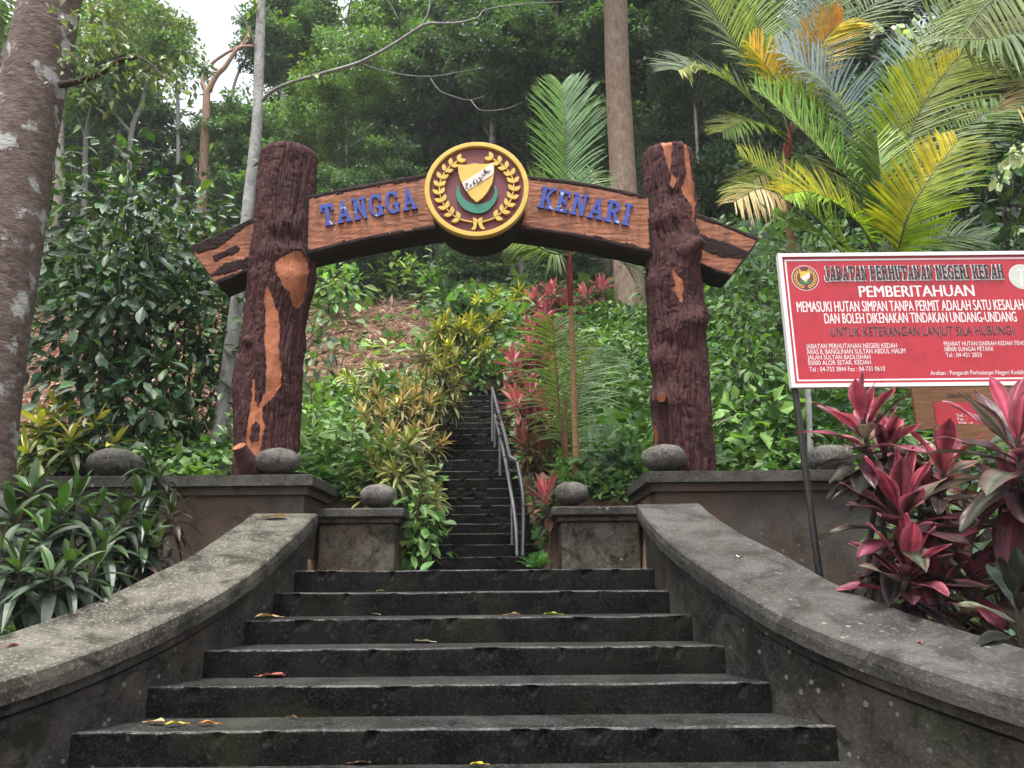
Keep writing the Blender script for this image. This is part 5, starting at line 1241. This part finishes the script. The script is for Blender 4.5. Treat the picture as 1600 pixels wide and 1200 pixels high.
variegated((680, 640, 10.8), [(660, 585, 10.8, 1.1), (685, 570, 11, 1.1), (705, 590, 11, 1.1), (700, 560, 11.4, 1.1), (670, 550, 11.5, 1.1), (715, 620, 10.9, 1), (690, 615, 10.7, 1)], 'dark bronze variegated shrub near the top of the narrow steps', col_in=(.16, .15, .04), edge_in=(.28, .24, .08), col_out=(.04, .05, .02))
variegated((690, 560, 13.5), [(680, 520, 13.5, 1.3), (700, 505, 13.8, 1.3), (720, 515, 14, 1.3), (745, 520, 14, 1.2), (735, 495, 14.6, 1.3), (765, 500, 14.6, 1.3), (705, 540, 13.3, 1.2), (755, 540, 13.6, 1.2)], 'yellow flecked croton mound at the head of the narrow steps', col_in=(.42, .38, .04), edge_in=(.5, .44, .05), col_out=(.06, .09, .02), edge_out=(.16, .19, .03))
variegated((770, 480, 18), [(745, 470, 18, 1.5), (770, 458, 18.4, 1.5), (800, 470, 18.5, 1.5), (725, 480, 18, 1.4), (790, 490, 18, 1.4), (820, 450, 19, 1.5)], 'bright yellow croton bushes highest on the slope under the crest', col_in=(.48, .45, .05), edge_in=(.5, .46, .06), col_out=(.12, .17, .03), edge_out=(.24, .26, .04))
variegated((600, 560, 13), [(560, 600, 12, 1.1), (545, 585, 12.4, 1.1), (500, 610, 12, 1.1), (580, 575, 12.6, 1.1)], 'scattered yellow green rosette bush below the brown clearing', col_in=(.3, .36, .05), edge_in=(.36, .4, .08), col_out=(.10, .17, .03), edge_out=(.14, .2, .05))
bush(base_at(665, 850, 7.65), tips_px([(636, 800, 7.55), (660, 790, 7.6), (672, 815, 7.6), (648, 830, 7.55), (676, 840, 7.6), (640, 850, 7.55), (664, 800, 7.6)]), 'fresh green broad leaved plant spilling onto the lowest narrow steps', [(.10, .20, .05), (.12, .23, .06), (.08, .16, .045)], .15, per=24, spread=.10, mat=LEAF, name='broadleaf_plant', cat='plant')
bush(base_at(480, 700, 9), tips_px([(490, 640, 9), (500, 690, 8.6), (520, 720, 8.4), (540, 740, 8.3), (510, 760, 8.0), (485, 600, 9.6), (550, 690, 8.8)]), 'pale leaved bush in the gap behind the streaked post', [U2, U3, U1], .15, per=60, spread=.24, mat=LEAF)

# glossy green rosettes at the left
GRN = dict(n=20, L=.34, W=.085, col_in=(.042, .092, .022), col_out=(.014, .028, .014), prof='lance', e0=76, e1=-40, droop=.75, rows=8, cols=3, fold=.3, stemlen=.22, jitter=.2, vv=.38, mixp=1.8)
def green_ros(bpx, heads, label, **kw):
    p = dict(GRN); p.update(kw)
    rosette_plant(base_at(*bpx), [(at(px, py, Y), s) for px, py, Y, s in heads], label, 'green_rosette_plant', 'plant', 'strap leaved green plants by the left wall', p, BARK_DARK, .014, LEAF_GLOSSY)
green_ros((235, 738, 6.3), [(235, 715, 6.2, .85), (250, 740, 6.15, .7)], 'green strap leaved plant standing in front of the wide flattened stone')
green_ros((60, 930, 5.4), [(50, 760, 5.2, 1), (95, 790, 5.1, 1), (20, 800, 5.0, 1), (120, 770, 5.4, .95), (70, 830, 4.9, .95)], 'bright green strap leaved clump at the left frame edge')
green_ros((170, 930, 5.5), [(150, 800, 5.4, 1), (190, 800, 5.5, .95), (220, 770, 5.7, .95), (165, 840, 5.2, .95), (230, 830, 5.5, .9)], 'strap leaved clump before the grey wall, right of the leftmost clump', col_in=(.05, .10, .028))
green_ros((60, 960, 4.8), [(30, 880, 4.6, .95), (80, 890, 4.6, .9), (110, 880, 4.7, .9), (0, 850, 4.7, 1), (150, 880, 4.9, .85)], 'low shadowy strap leaved clump just above the pale speckled wall cap', col_in=(.05, .09, .03), col_out=(.03, .05, .03))
green_ros((250, 900, 5.7), [(245, 850, 5.7, .85), (215, 870, 5.5, .8), (270, 790, 6.0, .75)], 'dark arching strap leaved plant nearest the top of the pale speckled cap', col_in=(.05, .08, .03), col_out=(.05, .03, .025))
green_ros((90, 735, 7.0), [(60, 660, 7.2, 1), (110, 680, 7.1, 1), (150, 660, 7.4, 1), (40, 700, 6.8, 1), (90, 640, 7.5, 1), (180, 690, 7.2, .9)], 'yellowish variegated rosettes on the bank between flaky trunk and flattened stone', col_in=(.36, .33, .06), col_out=(.09, .11, .03), L=.36)
m = MB(); fr = base_at(838, 884, 7.0); fr[2] = ZL
root = thing('small_fern', 'small feathery bright green fern at the foot of the tan stained pedestal', 'fern', fr)
for q in range(24):
    a = q * 2.4; el = rng.uniform(.5, 1.3); d = np.array([math.cos(a) * math.cos(el), math.sin(a) * math.cos(el), math.sin(el)]); L = rng.uniform(.14, .24); P = smooth_path([fr, fr + d * L * .6, fr + d * L + np.array([0, 0, -.03])], 14)
    T = nrm(np.gradient(P, axis=0)); sd = nrm(np.cross(T, [0, 0, 1.0]))
    for s in (-1, 1): leaves(m, P[3:], sd[3:] * s + T[3:] * .4, np.cross(T[3:], sd[3:]) * s, np.linspace(.055, .015, 11), np.linspace(.018, .008, 11), tint(11, (.075, .20, .05), .3))
m.build('frond', LEAF, root)

# ------------------------------------------------------------------ palms
def frond(root, pts, L, col_a, col_b, nl=46, w=.034, V=.35, nvec=(0, -1, .35), fwd=.75, start=.16, droop=.16, rcol=(.10, .13, .05), only=None, r=.014, vv=.14):
    """pinnate leaf: curved midrib and a leaflet blade each side; col_a and col_b colour the two sides (base, tip)"""
    P = smooth_path(pts, 60); T = nrm(np.gradient(P, axis=0)); Nv = np.asarray(nvec, float); Nv = nrm(Nv - (T @ Nv)[:, None] * T); Sd = nrm(np.cross(T, Nv))
    m = MB(); tube(m, P, [r, r * .75, r * .25], 7, 40, col=rcol)
    nl = int(nl * 1.22); u = np.linspace(start, 1.0, nl); i = np.clip((u * 59).astype(int), 0, 59); prof = np.clip(np.sin(np.pi * (.12 + .80 * (u - start) / (1 - start))) ** .7, .25, 1)
    for s, (ca, cb) in ((-1, col_a), (1, col_b)):
        if only and s != only: continue
        f = (fwd * (.75 + .7 * u))[:, None]
        D = s * Sd[i] + T[i] * f + Nv[i] * (V + rng.normal(0, .07, (nl, 1))) + rng.normal(0, .05, (nl, 3))
        k = ((u - start) / (1 - start))[:, None]; c = (np.asarray(ca) * (1 - k) + np.asarray(cb) * k) * np.exp(rng.normal(0, vv, (nl, 1)))
        blades(m, P[i], D, Nv[i] - s * Sd[i] * .3, 1.28 * L * prof * rng.uniform(.9, 1.08, nl), w * .74 * rng.uniform(.75, 1.15, nl), droop * rng.uniform(.4, 1.9, nl), c, None, 'strap', 7, 3, .35)
    m.build('frond', LEAF_PALM, root)
LEAF_PALM = leaf_mat('palm_leaf', .42, .38, .4, (1.25, 1.3, .5))
OL, YG, YL, BLU, ORG, DG, TN = (.10, .165, .028), (.19, .32, .010), (.52, .43, .006), (.18, .27, .31), (.44, .29, .010), (.045, .10, .03), (.36, .26, .10)
def fp(*a): return [at(px, py, Y) for px, py, Y in a]

# slender ringed palm right of the narrow steps
b = base_at(900, 760, 8.0)
root = thing('slender_palm', 'slender palm with ringed tan stem, red crownshaft and upright green fronds under the beam', 'palm', b, 'palms on the slope')
m = MB(); tube(m, [b] + fp((901, 740, 8.0), (897, 640, 8.0), (894, 540, 8.0), (892, 460, 8.0)), [.045, .034, .028, .027], 14, 60, .05, 14); m.build('stem', PALM_STEM, root, True)
m = MB(); tube(m, fp((892, 478, 8.0), (890, 430, 8.0), (889, 375, 8.0)), [.031, .036, .018], 14, 24, .05, 10); m.build('crownshaft', PALM_SHAFT, root, True)
frond(root, fp((889, 390, 8.0), (886, 300, 8.1), (884, 200, 8.15), (878, 135, 8.2)), .60, ((.13, .27, .05), (.16, .30, .08)), ((.10, .22, .07), (.22, .34, .20)), 54, .034, .25, (0, -1, .2), 1.1)
frond(root, fp((889, 392, 8.0), (880, 360, 7.7), (858, 330, 7.5), (830, 310, 7.35)), .5, (YG, OL), ((.2, .3, .06), OL), 36, .03, .2, (.3, -1, .5), .8)
frond(root, fp((890, 395, 8.0), (915, 360, 8.2), (935, 350, 8.4), (965, 360, 8.6)), .5, (DG, DG), ((.14, .25, .09), (.2, .3, .15)), 34, .03, .2, (-.2, -1, .5), .8)
frond(root, fp((889, 400, 8.0), (860, 395, 7.8), (830, 380, 7.7), (800, 372, 7.6)), .45, (OL, YG), (OL, DG), 32, .026, -.1, (0, -.8, .6), .7)
frond(root, fp((890, 400, 8.0), (915, 385, 8.2), (945, 380, 8.3), (975, 400, 8.5)), .5, ((.22, .33, .2), (.3, .4, .28)), (OL, DG), 34, .028, .0, (0, -.9, .5), .7)
frond(root, fp((890, 398, 8.0), (890, 350, 8.5), (905, 300, 9.0), (930, 270, 9.4)), .5, (DG, OL), ((.12, .2, .08), OL), 36, .03, .2, (0, -1, .4), .9)
b = base_at(905, 755, 8.35)
root = thing('young_palm', 'young palm with drooping feathery fronds beside the slender ringed palm stem', 'palm', b, 'palms on the slope')
frond(root, fp((885, 730, 8.3), (874, 640, 8.3), (868, 560, 8.3), (864, 500, 8.3)), .52, (OL, YG), ((.11, .2, .05), (.16, .26, .07)), 46, .024, .1, (0, -1, .15), .55, droop=.35, rcol=(.22, .08, .04))
frond(root, fp((893, 730, 8.35), (900, 650, 8.4), (912, 580, 8.5), (935, 540, 8.6)), .5, (OL, YG), ((.14, .25, .10), (.2, .3, .16)), 40, .024, .1, (0, -1, .2), .6, droop=.3, rcol=(.2, .08, .04))
frond(root, fp((900, 740, 8.2), (918, 715, 8.1), (940, 690, 8.05), (955, 678, 8.0)), .28, ((.2, .28, .2), (.2, .3, .2)), ((.16, .25, .15), (.2, .3, .2)), 26, .018, .1, (0, -1, .3), .8)
m = MB(); tube(m, fp((887, 760, 8.3), (885, 690, 8.3), (883, 620, 8.3)), [.02, .012], 8, 16, col=(.3, .1, .05)); tube(m, fp((897, 757, 8.3), (899, 700, 8.3), (893, 660, 8.35)), [.014, .008], 8, 12, col=(.3, .12, .06)); m.build('stem', LEAF_PALM, root, True)

# big clump above the notice board
b = base_at(1345, 640, 8.4)
root = thing('golden_palm', 'broad palm with yellow, green and bluish fronds spreading just above the red notice board', 'palm', b, 'palms above the notice board')
m = MB(); tube(m, [b] + fp((1348, 470, 8.4), (1350, 400, 8.4)), [.09, .07, .06], 14, 30, .05, 10); m.build('stem', PALM_STEM, root, True)
frond(root, fp((1390, 400, 8.1), (1398, 290, 8.0), (1430, 190, 7.95), (1465, 130, 7.95), (1507, 78, 8.0)), .70, (YG, YL), ((.20, .25, .05), (.22, .26, .02)), 60, .036, .30, (-.15, -1, .25), .85)
frond(root, fp((1362, 400, 8.3), (1345, 310, 8.2), (1298, 250, 8.0), (1243, 195, 7.85), (1180, 140, 7.75)), .62, ((.16, .22, .14), (.2, .28, .2)), ((.09, .23, .015), (.13, .25, .02)), 58, .036, .45, (.25, -.8, .6), .55)
frond(root, fp((1360, 400, 8.8), (1352, 250, 9.0), (1320, 170, 9.0), (1275, 120, 8.9), (1215, 80, 8.8)), .74, ((.2, .28, .26), (.3, .38, .40)), (BLU, (.26, .33, .38)), 56, .042, .35, (.3, -.9, .4), .5)
frond(root, fp((1352, 410, 8.1), (1318, 385, 7.9), (1270, 335, 7.7), (1215, 285, 7.6), (1158, 245, 7.5)), .52, (OL, OL), (YG, (.25, .27, .02)), 50, .032, .4, (.2, -.8, .6), .55)
frond(root, fp((1392, 410, 8.0), (1405, 385, 7.8), (1420, 335, 7.6), (1455, 275, 7.5), (1495, 222, 7.5)), .55, ((.2, .25, .015), YL), (YG, (.26, .28, .02)), 50, .034, .3, (-.2, -.9, .5), .75)
frond(root, fp((1385, 405, 8.6), (1395, 260, 8.8), (1415, 160, 9), (1440, 90, 9.1), (1480, 20, 9.2)), .62, (BLU, (.28, .36, .36)), (DG, OL), 50, .036, .3, (-.2, -1, .3), .7)
frond(root, fp((1370, 410, 7.8), (1330, 400, 7.5), (1280, 370, 7.3), (1230, 350, 7.2)), .48, (OL, DG), (YG, OL), 40, .028, .2, (.1, -.7, .7), .6)
frond(root, fp((1395, 412, 7.9), (1430, 390, 7.7), (1480, 370, 7.6), (1540, 375, 7.5)), .42, ((.14, .2, .1), (.2, .26, .15)), (OL, DG), 40, .026, .25, (0, -.8, .6), .6)
frond(root, fp((1368, 405, 8.2), (1372, 330, 8.0), (1375, 270, 7.9), (1370, 215, 7.9)), .50, (DG, OL), ((.10, .24, .04), YG), 40, .034, .1, (0, -1, .2), .9)
frond(root, fp((1345, 412, 8.0), (1300, 400, 7.8), (1240, 395, 7.7), (1180, 400, 7.6)), .40, (OL, DG), (OL, DG), 36, .024, .2, (0, -.7, .7), .6)
frond(root, fp((1388, 408, 8.3), (1420, 330, 8.4), (1460, 250, 8.6), (1520, 190, 8.8), (1575, 165, 9.0)), .58, (YG, OL), ((.14, .24, .02), OL), 50, .034, .3, (-.2, -.9, .4), .7)
frond(root, fp((1365, 405, 8.6), (1335, 280, 8.8), (1300, 200, 8.9), (1255, 150, 8.9), (1200, 130, 8.9)), .58, ((.15, .26, .02), YG), (YG, (.3, .36, .02)), 54, .034, .4, (.25, -.8, .6), .55)
frond(root, fp((1372, 405, 7.9), (1350, 360, 7.6), (1310, 320, 7.4), (1265, 300, 7.3), (1225, 305, 7.2)), .44, (YG, YG), ((.24, .34, .012), YL), 44, .03, .35, (.15, -.8, .6), .6)
frond(root, fp((1380, 405, 8.5), (1385, 300, 8.7), (1392, 220, 8.8), (1410, 150, 8.9), (1440, 110, 9.0)), .56, ((.14, .26, .02), YG), (DG, OL), 50, .034, .35, (-.1, -1, .3), .8)
b = base_at(1245, 600, 9.4)
root = thing('tall_palm', 'taller palm with ringed stem and yellow orange old fronds, right of the patched post', 'palm', b, 'palms above the notice board')
m = MB(); tube(m, [b] + fp((1240, 480, 9.4), (1236, 380, 9.4), (1228, 300, 9.4), (1226, 270, 9.4)), [.07, .055, .05, .05], 14, 50, .05, 12); m.build('stem', PALM_STEM, root, True)
m = MB(); tube(m, fp((1227, 275, 9.4), (1230, 235, 9.4), (1236, 195, 9.4)), [.055, .06, .03], 14, 20, .05, 10); m.build('crownshaft', PALM_SHAFT, root, True)
frond(root, fp((1235, 215, 9.4), (1190, 130, 9.2), (1150, 70, 9.0), (1110, 10, 8.9), (1085, -50, 8.8)), .62, ((.18, .25, .12), (.15, .2, .08)), (YG, (.3, .34, .05)), 52, .034, .35, (.2, -.9, .4), .6)
frond(root, fp((1235, 220, 9.4), (1195, 180, 9.1), (1140, 130, 8.9), (1085, 105, 8.7), (1060, 110, 8.6)), .56, (OL, (.34, .36, .1)), ((.16, .22, .12), (.22, .28, .18)), 50, .030, .2, (.2, -.7, .7), .6)
frond(root, fp((1237, 210, 9.3), (1215, 140, 9.0), (1195, 100, 8.9), (1172, 70, 8.8)), .52, (ORG, YL), (ORG, (.6, .36, .03)), 40, .032, .3, (.2, -.9, .5), .6)
frond(root, fp((1238, 205, 9.4), (1255, 110, 9.4), (1275, 40, 9.4), (1300, -40, 9.4)), .60, ((.32, .38, .40), BLU), (DG, OL), 48, .036, .3, (-.1, -1, .3), .7)
frond(root, fp((1240, 205, 9.3), (1265, 110, 9.1), (1290, 60, 9.0), (1315, 35, 8.9)), .5, (ORG, (.55, .25, .04)), (ORG, YL), 40, .03, .3, (0, -1, .4), .8)
frond(root, fp((1234, 215, 9.5), (1205, 110, 9.6), (1185, 40, 9.6), (1150, -30, 9.6)), .56, (OL, YG), ((.16, .28, .02), YG), 46, .034, .35, (.15, -.9, .4), .65)
frond(root, fp((1236, 212, 9.6), (1240, 120, 9.8), (1235, 50, 9.9), (1215, -30, 10.0)), .54, (OL, OL), (DG, OL), 46, .034, .3, (.1, -1, .3), .7)
frond(root, fp((1240, 208, 9.5), (1290, 100, 9.6), (1330, 40, 9.6), (1390, -10, 9.6), (1440, -20, 9.6)), .58, ((.2, .26, .12), (.3, .33, .18)), (OL, (.26, .3, .12)), 50, .032, .3, (-.2, -.9, .4), .6)
frond(root, fp((1233, 225, 9.3), (1200, 200, 9.0), (1165, 190, 8.8), (1130, 205, 8.7)), .44, (YG, OL), (OL, (.3, .33, .06)), 40, .028, .1, (.1, -.7, .7), .6)
frond(root, fp((1232, 245, 9.2), (1215, 250, 9.0), (1185, 275, 8.9), (1150, 300, 8.8)), .42, (TN, (.55, .45, .22)), (TN, YG), 36, .026, -.1, (.1, -.8, .5), .6, droop=.35)
frond(root, fp((1236, 240, 9.2), (1255, 245, 9.0), (1280, 270, 8.9), (1290, 300, 8.8)), .42, ((.3, .3, .15), OL), (OL, DG), 34, .024, -.1, (0, -.8, .5), .6, droop=.4)
frond(root, fp((1236, 330, 8.9), (1215, 305, 8.7), (1185, 295, 8.5), (1148, 315, 8.4)), .40, (TN, (.6, .46, .24)), (YG, TN), 34, .026, .0, (.1, -.8, .6), .6, droop=.3)
b = base_at(1760, 700, 7.0)
root = thing('overhanging_palm', 'palm whose olive fronds hang into the top corner above the notice board end', 'palm', b, 'palms above the notice board')
m = MB(); tube(m, [b] + fp((1740, 300, 7.0), (1720, 20, 7.0)), [.09, .07, .06], 14, 30, .05, 10); m.build('stem', PALM_STEM, root, True)
frond(root, fp((1720, 20, 7.0), (1660, -40, 6.8), (1600, -30, 6.6), (1540, 10, 6.5), (1500, 60, 6.4)), .62, (OL, (.16, .18, .06)), ((.22, .22, .08), OL), 50, .032, -.2, (.1, -.8, .5), .5, droop=.4)
frond(root, fp((1720, 20, 7.0), (1660, 20, 6.7), (1600, 45, 6.5), (1550, 60, 6.4), (1480, 62, 6.3)), .60, (DG, OL), ((.3, .26, .12), OL), 50, .032, .0, (.1, -.7, .7), .8, droop=.2)
frond(root, fp((1720, 20, 7.0), (1680, 70, 6.7), (1640, 120, 6.5), (1590, 170, 6.3)), .45, (ORG, (.45, .36, .1)), (OL, TN), 24, .03, .0, (0, -.9, .4), .9, droop=.2)
frond(root, fp((1720, 20, 7.0), (1650, -80, 7.2), (1580, -90, 7.3), (1500, -60, 7.4), (1440, 0, 7.4)), .58, ((.15, .2, .1), OL), (OL, DG), 48, .03, -.1, (.1, -.8, .5), .5, droop=.35)

# shrub with pale bracts near the frame edge
root = bush(base_at(1570, 560, 8.6), fp((1545, 190, 9), (1585, 240, 8.6), (1560, 280, 8.5), (1510, 330, 9), (1590, 330, 8.6), (1450, 330, 9.5), (1500, 240, 9.6), (1550, 380, 8.5), (1620, 200, 8.8), (1480, 180, 10)),
            'dark shrub with a few hanging cream bracts above the end of the notice board', DK, .2, per=70, spread=.38)
m = MB()
for px, py, Y in ((1590, 228, 8.2), (1578, 248, 8.2), (1568, 262, 8.15), (1560, 276, 8.15), (1582, 236, 8.2), (1596, 240, 8.2), (1400, 38, 9.5), (1366, 45, 9.6), (1432, 30, 9.6), (1412, 58, 9.6), (1425, 48, 9.5)):
    n = 5; P = at(px, py, Y) + rng.normal(0, .03, (n, 3)); blades(m, P, rng.normal(0, .5, (n, 3)) + np.array([0, -.2, -.8]), rng.normal(0, .4, (n, 3)) + np.array([0, -1, .4]), .15, .085, .1, tint(n, (.60, .66, .48), .1), None, 'broad', 6, 3, .2)
m.build('blossoms', LEAF, root)
# dim shrubs behind the two boards
bush(base_at(1560, 800, 5.9), fp((1480, 760, 5.9), (1540, 720, 6.0), (1600, 760, 5.8), (1500, 820, 5.6), (1560, 840, 5.5), (1460, 830, 5.7), (1610, 700, 6.2)), 'shadowy dark shrub under the small wooden board', DK, .14, per=60, spread=.25)
bush(base_at(1180, 640, 9.5), fp((1140, 460, 10), (1180, 430, 10), (1150, 520, 9.5), (1195, 500, 9.6), (1130, 560, 9.2), (1170, 580, 9), (1160, 400, 10.5), (1210, 560, 9.2)), 'bright leafy creeper bank right of the patched post', [U2, U3, U1, U2], .16, per=90, spread=.36, mat=LEAF)
m = MB(); b = base_at(1268, 730, 7.3); root = thing('pale_sapling', 'thin pale upright stem just behind the black sign pole', 'tree', b); tube(m, [b] + fp((1266, 690, 7.3), (1262, 600, 7.3), (1255, 480, 7.4), (1250, 380, 7.5)), [.035, .025, .02], 10, 30, .1, 10); m.build('trunk', BARK_PALE, root, True)
n = 60; m = MB(); P = at(1250, 380, 7.5) + rng.normal(0, .22, (n, 3)); L = rng.uniform(.08, .16, n); leaves(m, P, rng.normal(0, 1, (n, 3)), rng.normal(0, .4, (n, 3)) + np.array([0, -.3, 1]), L, L * .5, tint(n, U2, .2)); m.build('crown', LEAF, root)

bush(base_at(735, 600, 14.2), tips_px([(715, 590, 14.0), (735, 582, 14.1), (755, 590, 14.1), (725, 570, 14.5), (748, 568, 14.5), (770, 580, 14.3), (740, 604, 13.75), (722, 604, 13.75), (758, 602, 13.75), (775, 598, 13.8), (705, 600, 13.8)]), 'lime green leafy plant closing the top of the narrow steps', [U3, U2, U5], .15, per=60, spread=.16, mat=LEAF, name='broadleaf_plant', cat='plant')

# ------------------------------------------------------------------ damp air between the trees
m = MB(); box(m, -104, 104, -34, 134, -2.0, 72)
hz = bpy.data.materials.new('damp_air'); hz.use_nodes = True; t_ = hz.node_tree; t_.nodes.remove(t_.nodes['Principled BSDF'])
pv = t_.nodes.new('ShaderNodeVolumePrincipled'); pv.inputs['Color'].default_value = (.90, .96, 1.0, 1); pv.inputs['Density'].default_value = .0007; pv.inputs['Anisotropy'].default_value = .1
t_.links.new(pv.outputs[0], t_.nodes['Material Output'].inputs['Volume'])
tag(m.build('haze', hz), 'thin pale damp haze hanging among the forest trees', 'haze', kind='stuff')
